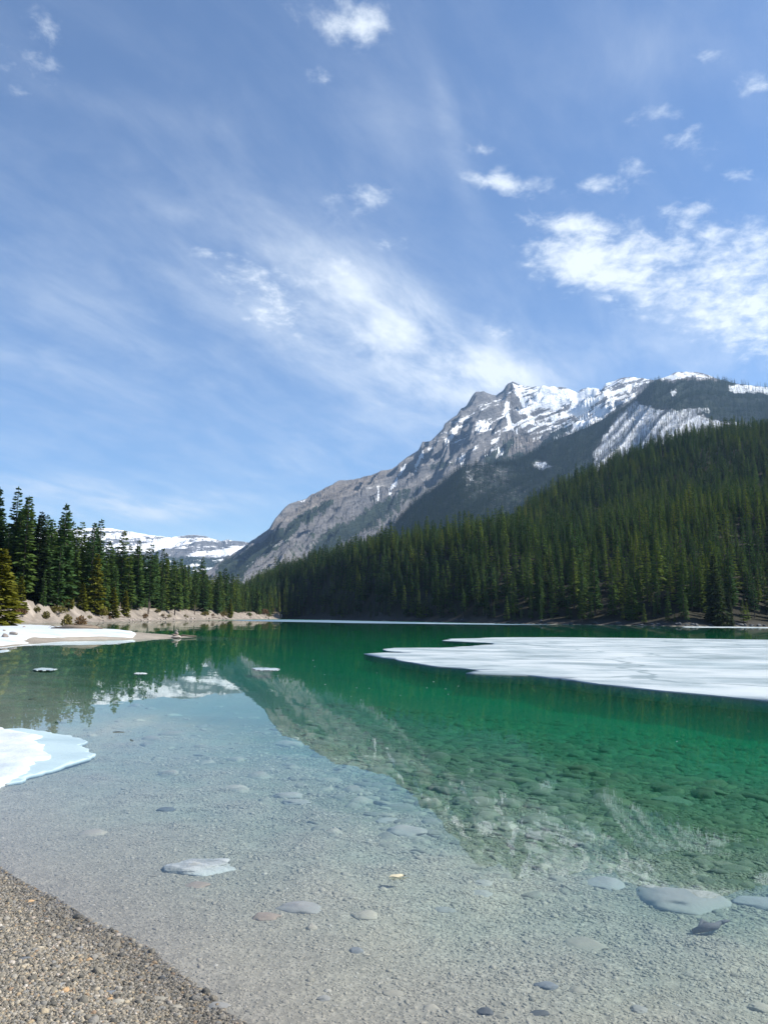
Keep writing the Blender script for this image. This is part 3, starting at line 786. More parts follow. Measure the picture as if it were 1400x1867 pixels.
def plant_forest():
    g = np.random.default_rng(3)
    out = []
    # right hill
    n = 42000
    az = g.uniform(AZ_B + .01, .62, n); d = np.sqrt(g.uniform(255 ** 2, 1080 ** 2, n))
    x, y = d * np.sin(az), d * np.cos(az)
    sd = poly_sd(x, y, LAKE); dl = np.interp(az, _az, DU)
    k = (sd < -3) & (d < dl + 70) & ((az > AZ_SPLIT + .004) | (d > 640))
    hR = np.where(d < 480, g.normal(15.5, 3.8, n), g.normal(15, 3.2, n)); hR = np.where(g.random(n) < .15, hR * .55, hR)
    hR = np.where(sd > -9, hR * g.uniform(.45, .9, n), hR)
    out.append((x[k], y[k], hR[k], sd[k], np.ones(k.sum())))
    # left shore
    n = 16000
    az = g.uniform(-.66, AZ_SPLIT - .002, n); d = np.sqrt(g.uniform(120 ** 2, 760 ** 2, n))
    x, y = d * np.sin(az), d * np.cos(az)
    sd = poly_sd(x, y, LAKE); nn = fbm(x / 22, y / 22, 61, 2)
    edge = 6.5 + 4.5 * nn
    k = (sd < -edge) & (sd > -90)
    hL = g.normal(17.0, 3.0, n); hL = np.where(g.random(n) < .15, hL * .5, hL); hL = np.where(sd > -edge - 4, hL * g.uniform(.35, 1.0, n), hL)
    hL = hL * np.interp(d, [130, 250, 600], [.86, 1.12, 1.0])
    out.append((x[k], y[k], hL[k], sd[k], np.zeros(k.sum())))
    x = np.concatenate([o[0] for o in out]); y = np.concatenate([o[1] for o in out]); h = np.concatenate([o[2] for o in out])
    sd = np.concatenate([o[3] for o in out]); side = np.concatenate([o[4] for o in out])
    h = np.clip(h, 4, 25)
    # thin out: no two trunks closer than 2.1 m
    cell = {}; mind = 3.1; keep = np.zeros(len(x), bool)
    for i in range(len(x)):
        mind = 3.05 if side[i] else 2.6
        c = (int(x[i] // mind), int(y[i] // mind), side[i])
        if any((c[0] + a, c[1] + b, c[2]) in cell for a in (-1, 0, 1) for b in (-1, 0, 1) if abs(a) + abs(b) < 2): continue
        cell[c] = i; keep[i] = True
    x, y, h, sd, side = x[keep], y[keep], h[keep], sd[keep], side[keep]
    z = ground(x, y)
    return x, y, z, h, sd, side


def tree(proto, loc, rz, h, label, group, wide=1.0):
    root = empty('conifer_tree', loc, rz)
    root.scale = (wide * h / proto[2], wide * h / proto[2], h / proto[2])
    link('trunk', proto[1], root); link('crown', proto[0], root)
    return tag(root, label, 'tree', group)


tx, ty, tz, th, tsd, tside = plant_forest()
td = np.hypot(tx, ty)
P3 = np.stack([tx, ty, tz], 1); bx, by = proj(P3)
ppx, ppy = proj(P3 + np.stack([0 * th, 0 * th, th], 1))
inview = (ppx > -15) & (ppx < 1415)
# size in the photo; trees behind several rows hardly show
front = np.where(tside == 0, np.clip(1 - (-tsd - 9) / 60, .1, 1), np.clip(1 - (-tsd - 3) / 40, .1, 1))
score = th / td * front * inview
order = np.argsort(-score)
solo = order[:276]
isolo = np.zeros(len(tx), bool); isolo[solo] = True
tk = RNG.integers(0, 6, len(tx)); trz = RNG.uniform(0, 6.28, len(tx))
tk = np.where((tside == 1) & (RNG.random(len(tx)) < .55), RNG.choice([1, 4, 0], len(tx)), tk)
for i in solo:
    L = tside[i] == 0
    small = th[i] < 10
    if L:
        near = td[i] < 190
        lab = ('small young conifer among the taller trees on the sandy left bank' if small else
               'tall green conifer in the close row at the near end of the left bank' if near else
               'tall conifer in the row above the sandy bank on the far left shore')
        grp = 'small conifers on the left bank' if small else 'tall conifers along the near left bank' if near else 'tall conifers along the far left bank'
    else:
        lab = ('small dark conifer leaning out at the water edge below the right forest' if small else
               'narrow dark conifer in the front row at the foot of the right hillside')
        grp = 'small conifers at the foot of the right hillside' if small else 'conifers in the front row of the right hillside'
    tree(PROTO[tk[i]], (tx[i], ty[i], tz[i] - .1), trz[i], th[i], lab, grp, RNG.uniform(1.0, 1.35))
# trees one can tell apart, placed where the photo shows them: pixel of the foot, pixel height
def tree_at(proto, px, py, hpx, label, wide=1.0, group=None):
    p = ground_hit(px, py); h = hpx * np.linalg.norm(p[:2]) / FPX
    return tree(proto, (p[0], p[1], p[2] - .15), random.uniform(0, 6), h, label, group, wide)


rest = ~isolo
nrest = rest.sum()
scl = np.stack([th[rest] / 20 * RNG.uniform(1.0, 1.45, nrest)] * 2 + [th[rest] / 20], 1)
scatter_object('forest', np.stack([tx, ty, tz - .2], 1)[rest], np.stack([0 * trz, 0 * trz, trz], 1)[rest], scl, tk[rest], forest_col,
               'dense dark conifer forest covering the hillside and left shore', 'forest')


BURN = [(1155, 733), (1180, 745), (1230, 752), (1262, 747), (1300, 768), (1330, 772), (1400, 778), (1400, 800), (1200, 860), (1080, 860), (1080, 825), (1100, 800), (1118, 768)]


def mountain_forest():
    g = np.random.default_rng(9); PP = []
    for G, Wd, n, pw in ((G1, W1, 26000, 1.0), (G2, W2g, 60000, 1.0)):
        nr, nc = Wd.shape
        i = g.uniform(0, nr - 1.01, n); j = g.uniform(0, nc - 1.01, n)
        i0 = i.astype(int); j0 = j.astype(int); fi = (i - i0)[:, None]; fj = (j - j0)[:, None]
        wv = Wd[i0, j0]
        p = G[i0, j0] * (1 - fi) * (1 - fj) + G[i0 + 1, j0] * fi * (1 - fj) + G[i0, j0 + 1] * (1 - fi) * fj + G[i0 + 1, j0 + 1] * fi * fj
        cl = fbm(p[:, 0] / 60, p[:, 1] / 60 + p[:, 2] / 40, 71, 3)
        qx, qy = proj(p)
        k = (wv + .45 * cl > .45) & (qx > -60) & (qx < 1460) & (g.random(n) < np.clip(wv * 1.4, 0, 1))
        PP.append(p[k])
    P = np.concatenate(PP); n = len(P); kind = g.integers(0, 3, n)
    nr, nc = W2g.shape; i = g.integers(0, nr, 90000); j = g.integers(0, nc, 90000); p = G2[i, j] + g.normal(0, 4, (90000, 3)) * [1, 1, 0]
    qx, qy = proj(p); k = poly_sd(qx, qy, BURN) > -2
    P = np.concatenate([P, p[k]]); kind = np.concatenate([kind, np.where(g.random(k.sum()) < .9, 3, 0)]); n = len(P)
    s = g.uniform(.9, 2.0, n)
    scatter_object('mountain_forest', P - np.array([0, 0, .5]), np.stack([0 * s, 0 * s, g.uniform(0, 6.28, n)], 1), np.stack([s, s, s], 1), kind, far_col,
                   'far conifer woods on the flanks of the mountains', 'forest')


mountain_forest()

# ------------------------------------------------------------------ stones
def ico(sub):
    import bmesh
    bm = bmesh.new(); bmesh.ops.create_icosphere(bm, subdivisions=sub, radius=1.0)
    V = np.array([v.co[:] for v in bm.verts]); Fc = np.array([[v.index for v in f.verts] for f in bm.faces]); bm.free(); return V, Fc


ICO2, ICO3, ICO4 = ico(2), ico(3), ico(4)


def stone_mesh(name, seed, size, material, sub=ICO3, rough=.22, angular=.0):
    V, Fc = sub; g = np.random.default_rng(seed)
    off = g.uniform(0, 50, 3)
    r = 1 + rough * (fbm(V[:, 0] * 1.1 + off[0], V[:, 1] * 1.1 + V[:, 2] * .9 + off[1], seed, 3) + .6 * fbm(V[:, 2] * 1.3 + off[2], V[:, 0] - V[:, 1], seed + 5, 2))
    W = V * r[:, None]
    if angular:
        for _ in range(7):
            nrm = g.normal(size=3); nrm[2] = abs(nrm[2]); nrm /= np.linalg.norm(nrm)
            d = W @ nrm; lim = g.uniform(.55, .85)
            W = W - np.outer(np.maximum(d - lim, 0) * angular, nrm)
    return mesh_np(name, W * np.array(size), Fc, [material])


peb_b = bpy.data.collections.new('beach_pebble_sources'); peb_s = bpy.data.collections.new('sunken_pebble_sources'); cob_s = bpy.data.collections.new('cobble_sources')
for i in range(9):
    g = random.Random(i)
    sz = (1, g.uniform(.62, .95), g.uniform(.35, .7))
    peb_b.objects.link(bpy.data.objects.new('%d_beach_pebble_source' % i, stone_mesh('beach_pebble_source', 500 + i, sz, M_PEBBLE, ICO2, .25, .5)))
    sz = (1, g.uniform(.55, .95), g.uniform(.22, .45))
    peb_s.objects.link(bpy.data.objects.new('%d_sunken_pebble_source' % i, stone_mesh('sunken_pebble_source', 520 + i, sz, M_SUNK, ICO2, .28, .7)))
    sz = (1, g.uniform(.55, .9), g.uniform(.2, .4))
    cob_s.objects.link(bpy.data.objects.new('%d_cobble_source' % i, stone_mesh('cobble_source', 540 + i, sz, M_COBBLE, ICO3, .28, .6)))


def sample_sector(g, n, r0, r1, a0, a1):
    a = g.uniform(a0, a1, n); r = np.sqrt(g.uniform(r0 * r0, r1 * r1, n))
    return r * np.sin(a), r * np.cos(a)


def build_gravel():
    g = np.random.default_rng(15)
    # dry and wet beach shingle
    n = 360000
    x, y = g.uniform(-3.6, .6, n), g.uniform(2.4, 6.0, n)
    z, c, sd = ground(x, y, True)
    k = (sd < .12) & (sd > -1.8) & (np.abs(np.arctan2(x, y)) < .75); x, y, z = x[k], y[k], z[k]; m = len(x)
    s = np.clip(g.lognormal(math.log(.0058), .36, m), .0035, .022)
    s = np.where(g.random(m) < .012, s * 2.0, s)
    scatter_object('gravel', np.stack([x, y, z + s * .12], 1), np.stack([g.normal(0, .35, m), g.normal(0, .35, m), g.uniform(0, 6.28, m)], 1), np.stack([s, s, s], 1), g.integers(0, 9, m), peb_b,
                   'small grey and tan pebbles of the dry beach', 'gravel')
    # shingle under the shallow water
    n = 430000
    x, y = sample_sector(g, n, 2.8, 13.0, -.62, .62)
    z, c, sd = ground(x, y, True); r = np.hypot(x, y)
    k = (sd > .02) & (g.random(n) < np.clip((13 - r) / 7.5, 0, 1)); x, y, z, r, sd = x[k], y[k], z[k], r[k], sd[k]; m = len(x)
    s = np.clip(g.lognormal(math.log(.0086), .42, m) * np.clip(.6 + sd / 5, .6, 1.8), .005, .05)
    scatter_object('gravel', np.stack([x, y, z + s * .03], 1), np.stack([g.normal(0, .11, m), g.normal(0, .11, m), g.normal(0, .8, m)], 1), np.stack([s, s, s], 1), g.integers(0, 9, m), peb_s,
                   'grey shingle on the lake bed under shallow clear water', 'gravel')
    n = 12000
    x, y = sample_sector(g, n, 5.0, 17, -.62, .62)
    z, c, sd = ground(x, y, True); r = np.hypot(x, y)
    k = (sd > 2.2) & (g.random(n) < sst(x / y, -.16, .12) * .97 + .03); x, y, z, r = x[k], y[k], z[k], r[k]; m = len(x)
    s = np.clip(g.lognormal(math.log(.085), .42, m), .03, .24) * np.clip((r - 3.5) / 5, .3, 1)
    scatter_object('cobbles', np.stack([x, y, z - s * .02], 1), np.stack([g.normal(0, .09, m), g.normal(0, .09, m), g.normal(0, .6, m)], 1), np.stack([s, s, s], 1), g.integers(0, 9, m), cob_s,
                   'flat cobbles paving the lake bed under green water', 'cobbles')


build_gravel()

STC = {'grey': (.21, .21, .20), 'tan': (.27, .25, .205), 'dark': (.075, .08, .085), 'pale': (.235, .23, .21), 'brown': (.22, .175, .14), 'orange': (.36, .24, .13), 'green': (.12, .13, .09), 'blue': (.14, .15, .16)}
STM = {k: make_stone_mat(k + '_stone', [(0, tuple(a * .9 for a in c)), (1, tuple(a * 1.1 for a in c))], var=.3) for k, c in STC.items()}


def stone(px, py, wpx, hpx, col, label, group=None, seed=None, name='stone', angular=.5, cat='stone', sink=.25, rz=0.0):
    """a single stone on the beach or lake bed whose picture is wpx wide and about hpx high"""
    p = ground_hit(px, py); D = np.linalg.norm(p - np.array([0, 0, CAMH]))
    a = wpx * D / FPX / 2
    b = a * random.Random(px).uniform(.6, .85)
    sin = (CAMH - p[2]) / D
    hz = max((hpx * D / FPX - 2 * b * sin) * .6, a * .22)
    me = stone_mesh(name, seed if seed is not None else int(px * 7 + py), (a, b, hz), STM[col], ICO4, .22, angular)
    o = link(name, me, None, (p[0], p[1], p[2] + hz * (.5 - sink))); o.rotation_euler = (0, 0, rz - math.atan2(p[0], p[1]))
    return tag(o, label, cat, group)


STONES = [
    (1232, 1640, 150, 40, 'pale', 'large pale slab lying in the shallows with a dark shadowed lower edge', .7),
    (1395, 1652, 84, 26, 'grey', 'blue-grey slab cut off by the right edge of the photo', .6),
    (1100, 1612, 70, 16, 'grey', 'low flat grey slab just left of the large pale slab', .6),
    (744, 1519, 88, 24, 'pale', 'broad pale boulder under the pale blue water in the middle', .3),
    (705, 1497, 40, 14, 'pale', 'small pale stone touching the broad pale boulder', .3),
    (1340, 1587, 52, 20, 'green', 'dark green rounded stone under green water near the right edge', .4),
    (1065, 1721, 68, 24, 'tan', 'tan angular stone with a dark left tip right of the middle', .8),
    (665, 1671, 56, 20, 'tan', 'tan speckled oval stone in the shallows near the middle', .5),
    (485, 1673, 48, 20, 'brown', 'smooth brownish oval stone left of the tan speckled one', .1),
    (545, 1657, 80, 12, 'grey', 'long grey submerged stone between the two oval stones', .4),
    (360, 1614, 40, 14, 'brown', 'brown flat stone just below the sunken ice chunk', .6),
    (540, 1464, 50, 13, 'pale', 'pale flat stone lowest of the pale group in blue water', .3),
    (522, 1452, 56, 12, 'pale', 'wide pale stone uppermost of the pale group in blue water', .3),
    (430, 1438, 50, 10, 'tan', 'long thin pale stone under blue water right of the near ice', .3),
    (307, 1408, 36, 8, 'tan', 'small yellowish stone closest to the near blue ice', .3),
    (303, 1477, 34, 12, 'dark', 'dark blue-grey stone under blue water left of the middle', .4),
    (995, 1800, 40, 22, 'blue', 'blue-grey rounded stone near the bottom among small pebbles', .4),
    (1052, 1806, 30, 13, 'tan', 'small tan stone right of the blue-grey rounded stone', .4),
    (650, 1735, 28, 18, 'blue', 'small blue-grey flat stone below the tan speckled oval stone', .8),
    (717, 1812, 36, 15, 'tan', 'oval tan stone left of the bottom middle', .3),
    (785, 1838, 30, 14, 'tan', 'small tan stone right of the oval tan stone near the bottom', .4),
    (885, 1847, 32, 18, 'dark', 'dark slate blue stone on the bottom edge right of the middle', .6),
    (980, 1848, 30, 12, 'dark', 'narrow dark stone tilted near the bottom edge', .7),
    (1165, 1842, 30, 16, 'grey', 'grey round stone near the bottom right', .3),
    (1385, 1840, 36, 18, 'tan', 'tan stone at the bottom right corner', .4),
    (975, 1552, 36, 10, 'green', 'greenish flat stone under the mountain reflection', .3),
    (880, 1610, 34, 10, 'pale', 'pale round stone left of the snowy reflection', .3),
    (878, 1630, 44, 10, 'grey', 'grey flat stone just below the pale round one', .4),
    (808, 1660, 40, 12, 'grey', 'grey rounded stone between the tan oval stone and the big slab', .3),
    (975, 1438, 62, 14, 'green', 'large greenish boulder under green water below the ice sheet', .3),
    (1225, 1462, 70, 16, 'green', 'wide mossy slab under deep green water on the right', .4),
    (795, 1463, 36, 10, 'green', 'greenish stone by the edge of the mountain reflection', .3),
    (590, 1822, 24, 12, 'grey', 'small light grey stone on the bed right of the beach', .4),
    (400, 1835, 34, 12, 'grey', 'flat grey stone awash just off the end of the beach', .3),
    (320, 1838, 24, 10, 'tan', 'tan flat stone on the wet shingle at the end of the beach', .2),
    (292, 1822, 22, 10, 'tan', 'tan oval stone on the wet shingle by the waterline', .2),
    (296, 1785, 16, 10, 'dark', 'dark pointed stone standing in water at the beach edge', .9),
    (217, 1828, 20, 14, 'tan', 'yellow tan pebble larger than its neighbours on the beach', .4),
    (110, 1796, 18, 12, 'grey', 'grey angular stone with a dark hollow on the beach', .9),
    (119, 1808, 13, 13, 'orange', 'orange round pebble below the grey angular stone', .2),
    (163, 1752, 11, 10, 'orange', 'bright yellow-orange pebble alone on the beach', .3),
    (145, 1728, 14, 8, 'grey', 'small grey stone with dark side near the upper waterline', .6),
    (200, 1823, 12, 8, 'orange', 'small orange pebble left of the yellow tan pebble', .2),
    (200, 1810, 24, 10, 'blue', 'blue-grey long pebble on the beach above the orange one', .4),
    (55, 1645, 16, 9, 'orange', 'rust coloured pebble at the top of the beach by the water', .3),
    (61, 1653, 14, 7, 'pale', 'whitish pebble touching the rust coloured one', .3),
    (42, 1750, 20, 10, 'blue', 'flat blue-grey stone embedded in the left of the beach', .2),
    (170, 1520, 44, 9, 'tan', 'pale flat stone under the water above the beach', .2),
    (1300, 1400, 60, 12, 'green', 'long green slab under deep water right of the reflection', .4),
    (860, 1405, 36, 8, 'green', 'dim green stone under water beside the mountain reflection', .3)]
for s_ in STONES: stone(*s_[:5], s_[5], angular=s_[6], sink=.45 if s_[1] < 1820 else .3)

# ------------------------------------------------------------------ ice and snow
def slab(name, pxs, z0, z1, material, label, cat, ground_z=False, cell=None, hump=.0, rag=.0, seed=1, group=None):
    """ice or snow sheet from its outline on the water, with a rounded, uneven top"""
    P = np.array([wpt(a, b)[:2] for a, b in pxs]); out = []
    n = len(P)
    size = np.ptp(P, 0).max(); step = cell or size / 60
    for i in range(n):
        a, b = P[i], P[(i + 1) % n]; L = np.linalg.norm(b - a); k = max(1, int(L / step))
        for t in range(k): out.append(a + (b - a) * t / k)
    Q = np.array(out)
    c = Q.mean(0)
    nrm = np.roll(Q, -1, 0) - np.roll(Q, 1, 0); nrm = np.stack([nrm[:, 1], -nrm[:, 0]], 1); nrm /= np.linalg.norm(nrm, axis=1)[:, None] + 1e-9
    Q = Q + nrm * (rag * fbm(Q[:, 0] / (step * 5), Q[:, 1] / (step * 5), seed, 4))[:, None]
    if sum(Q[i - 1][0] * Q[i][1] - Q[i][0] * Q[i - 1][1] for i in range(len(Q))) < 0: Q = Q[::-1]
    import bmesh
    bm = bmesh.new()
    # fill the outline with a regular lattice clipped by the outline
    vs = [bm.verts.new((p[0], p[1], 0)) for p in Q]
    f = bm.faces.new(vs)
    bmesh.ops.triangulate(bm, faces=[f])
    x0, y0 = Q.min(0); x1, y1 = Q.max(0)
    nx = max(2, int((x1 - x0) / step)); ny = max(2, int((y1 - y0) / step)); nx = min(nx, 150); ny = min(ny, 150)
    for i in range(1, nx):
        bmesh.ops.bisect_plane(bm, geom=bm.verts[:] + bm.edges[:] + bm.faces[:], plane_co=(x0 + (x1 - x0) * i / nx, 0, 0), plane_no=(1, 0, 0))
    for i in range(1, ny):
        bmesh.ops.bisect_plane(bm, geom=bm.verts[:] + bm.edges[:] + bm.faces[:], plane_co=(0, y0 + (y1 - y0) * i / ny, 0), plane_no=(0, 1, 0))
    bm.verts.ensure_lookup_table()
    co = np.array([v.co[:] for v in bm.verts])
    d = poly_sd(co[:, 0], co[:, 1], [tuple(q) for q in Q])
    gz = ground(co[:, 0], co[:, 1]) if ground_z else 0 * d
    gz = np.maximum(gz, 0)
    e = sst(d, -step * .05, step * 1.2)
    zt = gz + z1 * (.45 + .55 * e) + hump * (fbm(co[:, 0] / (step * 6), co[:, 1] / (step * 6), seed + 3, 4)) * e
    for v, z in zip(bm.verts, zt): v.co.z = z
    ret = bmesh.ops.extrude_face_region(bm, geom=bm.faces[:])
    ev = [q for q in ret['geom'] if isinstance(q, bmesh.types.BMVert)]
    for v in ev: v.co.z = z0 if not ground_z else min(z0, v.co.z - .3)
    bmesh.ops.recalc_face_normals(bm, faces=bm.faces[:])
    me = bpy.data.meshes.new(name); bm.to_mesh(me); bm.free(); me.materials.append(material)
    me.polygons.foreach_set('use_smooth', np.ones(len(me.polygons), bool))
    o = link(name, me); return tag(o, label, cat, group)


SHEET = [(660, 1192), (700, 1190), (745, 1191), (700, 1184), (720, 1181.5), (800, 1181), (860, 1179), (903, 1173.5), (870, 1171.5), (808, 1168.5), (815, 1165), (905, 1162.5), (1000, 1162), (1100, 1163), (1250, 1164.5), (1420, 1167), (1700, 1171), (2300, 1182), (2350, 1400), (1900, 1345), (1650, 1310), (1400, 1279), (1300, 1268), (1215, 1260), (1150, 1252), (1050, 1240), (960, 1232), (890, 1230), (848, 1228), (862, 1222), (830, 1219), (780, 1216), (735, 1208), (700, 1199)]
slab('ice_or_sheen_sheet', SHEET, -.25, .03, M_ICE, 'large white ice sheet floating across the right side of the lake', 'ice sheet', cell=.9, hump=.02, rag=.5, seed=4)
slab('shore_ice', [(0, 1438), (-60, 1450), (-150, 1400), (-120, 1320), (0, 1328), (30, 1336), (60, 1338), (72, 1346), (64, 1352), (88, 1372), (90, 1382), (60, 1392), (52, 1410), (25, 1422)], -.04, .042, M_SNOW, 'thick white snowy ice on the near left shore', 'ice', cell=.07, hump=.02, rag=.10, seed=8)
M_BLUEICE = make_snow_mat('thin_blue_ice', base=(.36, .46, .49), blue=(.25, .345, .38), amt=.6, stretch=(.6, 1.2, 1), bumpd=.006)
slab('ice_shelf', [(10, 1430), (0, 1330), (40, 1327), (80, 1334), (130, 1340), (163, 1352), (140, 1359), (160, 1368), (168, 1377), (140, 1390), (90, 1404), (55, 1414), (40, 1424)], -.03, .007, M_BLUEICE, 'thin pale blue ice shelf around the snowy ice on the left', 'ice', cell=.07, hump=.003, rag=.07, seed=12)
slab('snow_bank', [(0, 1179.5), (-60, 1190), (-60, 1147), (0, 1147.5), (40, 1146.8), (95, 1146.6), (135, 1148), (180, 1150), (205, 1152), (215, 1155), (235, 1158), (243, 1162.5), (240, 1164.6), (180, 1164.6), (107, 1165.7), (60, 1168), (40, 1172), (55, 1173.5), (20, 1177)], -.1, .11, M_SNOW, 'flat bank of white snow on the gravel spit by the left shore', 'snow bank', ground_z=True, cell=.8, hump=.03, rag=.2, seed=15)
slab('ice_or_sheen_sheet', [(420, 1130.9), (470, 1130.2), (520, 1129.7), (600, 1130.9), (700, 1133.1), (800, 1135.3), (900, 1137.3), (1010, 1139.2), (900, 1138.8), (760, 1137.4), (640, 1135.9), (560, 1134.3), (500, 1133.2), (440, 1132)], -.2, .03, make_snow_mat('breeze_sheen_blue', base=(.13, .20, .26), blue=(.09, .15, .21), amt=.6, bumpd=.004), 'pale blue band painted as ruffled water reflecting sky across the far lake end', 'ice sheet', cell=6.0, rag=3.0, seed=31)  # added slab; its pale blue stands in for sky mirrored by breeze ripples
FLOES = [([(460, 1218.5), (480, 1217.5), (508, 1219), (505, 1222), (480, 1222.2), (466, 1221)], 'thin ice floe floating alone in front of the mountain reflection'),
         ([(64, 1220), (78, 1218), (100, 1219.5), (101, 1221.5), (82, 1222.3), (66, 1221.8)], 'small crumbly ice floe on the left among tree reflections'),
         ([(250, 1227), (262, 1227), (263, 1228.6), (251, 1228.8)], 'tiny ice fragment right of the crumbly floe'),
         ([(0, 1186), (14, 1185), (15, 1188), (0, 1189.5)], 'ice scrap at the left edge below the snow bank')]
for pts, lab in FLOES: slab('ice_floe', pts, -.03, .012, M_ICE, lab, 'ice floe', hump=.004, rag=.12, seed=len(lab))
spk = [(592, 1230), (593, 1248), (574, 1215), (571, 1204), (650, 1254), (673, 1255), (687, 1227), (790, 1243), (778, 1254), (812, 1256), (817, 1266), (835, 1251), (658, 1276), (1233, 1352), (730, 1268), (640, 1270)]
for i, (a, b) in enumerate(spk):
    p = wpt(a, b); wdt = 1.9 * np.linalg.norm(p) / FPX / 1.4
    o = link('ice_fragment', stone_mesh('ice_fragment', 900 + i, (wdt, wdt * .7, wdt * .3), M_ICE, ICO2, .3, .5), None, (p[0], p[1], wdt * .1))
    tag(o, 'tiny white ice fragment drifting on the dark green open water', 'ice fragment', 'tiny ice fragments on the green water')
FAR_ICE = [([(760, 1136.2), (900, 1137.0), (900, 1137.45), (760, 1136.6)], 'thin white ice strip along the far shore left of the middle of the hillside'),
           ([(1245, 1142.6), (1330, 1142.6), (1440, 1144.2), (1440, 1145.6), (1330, 1144.6), (1245, 1143.8)], 'thin white ice strip along the shore at the right edge'),
           ([(1270, 1141.5), (1300, 1141.6), (1300, 1142.3), (1272, 1142.2)], 'short white ice strip against the dark right shore')]
for pts, lab in FAR_ICE: slab('shore_ice', pts, -.2, .06, M_ICE, lab, 'ice', rag=.5, seed=len(lab))
# chunk of clear ice resting on the bed
p = ground_hit(358, 1585); D = np.linalg.norm(p)
ch = stone_mesh('ice_chunk', 77, (.24, .13, .035), M_BLUEICE, ICO4, .35, .4)
M_CHUNK = make_snow_mat('sunken_ice', base=(.36, .375, .365), blue=(.21, .22, .20), amt=.9, stretch=(2, 5, 1), scale=2.2, thr=(.4, .62)); ch.materials[0] = M_CHUNK
o = link('ice_chunk', ch, None, (p[0], p[1], p[2] + .012)); o.rotation_euler = (0, .03, .35)
tag(o, 'translucent white ice chunk sunk in the shallows near the beach', 'ice chunk')

# ------------------------------------------------------------------ shore details
def tube(pts, rad, sides=7):
    pts = np.array(pts, float); V = []; Q = []
    for i, p in enumerate(pts):
        d = pts[min(i + 1, len(pts) - 1)] - pts[max(i - 1, 0)]; d /= np.linalg.norm(d) + 1e-9
        a = np.cross(d, [.3, .2, 1.0]); a /= np.linalg.norm(a) + 1e-9; b = np.cross(d, a)
        for s in range(sides):
            t = 2 * math.pi * s / sides; V.append(p + rad[i] * (a * math.cos(t) + b * math.sin(t)))
    for i in range(len(pts) - 1):
        for s in range(sides): Q.append((i * sides + s, i * sides + (s + 1) % sides, (i + 1) * sides + (s + 1) % sides, (i + 1) * sides + s))
    k = len(V); V.append(pts[0]); V.append(pts[-1])
    for s in range(sides):
        Q.append((k, (s + 1) % sides, s, s)); e = (len(pts) - 1) * sides; Q.append((k + 1, e + s, e + (s + 1) % sides, e + (s + 1) % sides))
    return V, Q


def bm_mesh(name, V, Q, material, smooth=True):
    me = bpy.data.meshes.new(name)
    me.from_pydata([tuple(v) for v in V], [], [tuple(dict.fromkeys(q)) for q in Q]); me.materials.append(material)
    me.polygons.foreach_set('use_smooth', np.full(len(me.polygons), smooth)); me.update(); return me


def merge(parts):
    V = []; Q = []
    for v, q in parts:
        k = len(V); V.extend(list(v)); Q.extend([tuple(i + k for i in f) for f in q])
    return V, Q


def shrub(px, py, wpx, hpx, material, label, seed, n=260, group=None, twigs=True):
    p = ground_hit(px, py); D = np.linalg.norm(p[:2]); W = wpx * D / FPX / 2; H = hpx * D / FPX
    g = np.random.default_rng(seed); root = empty('shrub', (p[0], p[1], p[2] - .03)); V = []; Q = []; S = []; tw = []
    for i in range(n):
        a = g.uniform(0, 6.28); rr = math.sqrt(g.random()); zz = g.random() ** .7 * math.sqrt(max(0, 1 - rr * rr * .85))
        c = np.array([W * rr * math.cos(a), W * rr * math.sin(a), H * zz])
        d = g.normal(size=3); d[2] = abs(d[2]) + .2; d /= np.linalg.norm(d); s = np.cross(d, g.normal(size=3)); s /= np.linalg.norm(s)
        l = (W + H) * g.uniform(.10, .2); k = len(V)
        V += [c, c + d * l * .5 + s * l * .3, c + d * l, c + d * l * .5 - s * l * .3]; Q.append((k, k + 1, k + 2, k + 3)); S += [g.random()] * 4
    link('foliage', mesh_np('foliage', V, Q, [material], False, {'shade': ('FLOAT', S)}), root)
    for i in range(7):
        a = g.uniform(0, 6.28); tw.append(tube([(0, 0, -.05), (W * .3 * math.cos(a), W * .3 * math.sin(a), H * .5), (W * .7 * math.cos(a), W * .7 * math.sin(a), H * g.uniform(.7, 1.05))], [.03 * H, .02 * H, .006 * H], 5))
    link('stem', bm_mesh('stem', *merge(tw), M_BARK), root)
    return tag(root, label, 'shrub', group)


SHRUBS = [(112, 1106, 40, 14, M_SHRUB, 'yellow-green shrub mat at the top of the sandy bank'), (105, 1118, 30, 12, M_SHRUB, 'mossy yellow shrub mat hanging down the sandy bank'),
          (36, 1121, 26, 10, M_BROWNSHRUB, 'rusty brown low shrub on the bank by the left edge'), (67, 1116, 12, 9, M_SHRUB, 'small round tuft alone on the bare sand slope'),
          (84, 1128, 12, 12, M_SHRUB, 'little green bush at the foot of the sand slope'), (186, 1123, 18, 16, M_SHRUB, 'dry yellow bush behind the driftwood mound'),
          (288, 1117, 10, 6, M_SHRUB, 'low brown tuft on the pale bank below the tree shadow'), (266, 1125, 10, 6, M_BROWNSHRUB, 'dark brown tuft near the rocks of the left shore'),
          (490, 1113, 14, 20, M_SHRUB, 'pale bare bush on the tip of the left point'), (483, 1120, 14, 9, M_BROWNSHRUB, 'purplish brown bush on the slope of the left point'),
          (375, 1122, 12, 7, M_SHRUB, 'ochre tuft on the far part of the left bank'), (408, 1123, 14, 8, M_SHRUB, 'ochre low bush beside trees on the far left bank')]
for i, s_ in enumerate(SHRUBS): shrub(*s_, 700 + i)
for i in range(16):
    a = random.uniform(150, 500); yb = float(np.interp(a, [c[0] for c in LEFT], [c[1] for c in LEFT]))
    shrub(a, yb - random.uniform(4, 9), random.uniform(5, 10), random.uniform(3, 7), M_SHRUB if i % 3 else M_BROWNSHRUB, 'low dry tuft of growth scattered on the pale slope of the left bank', 740 + i, 120, 'low tufts scattered on the left bank')
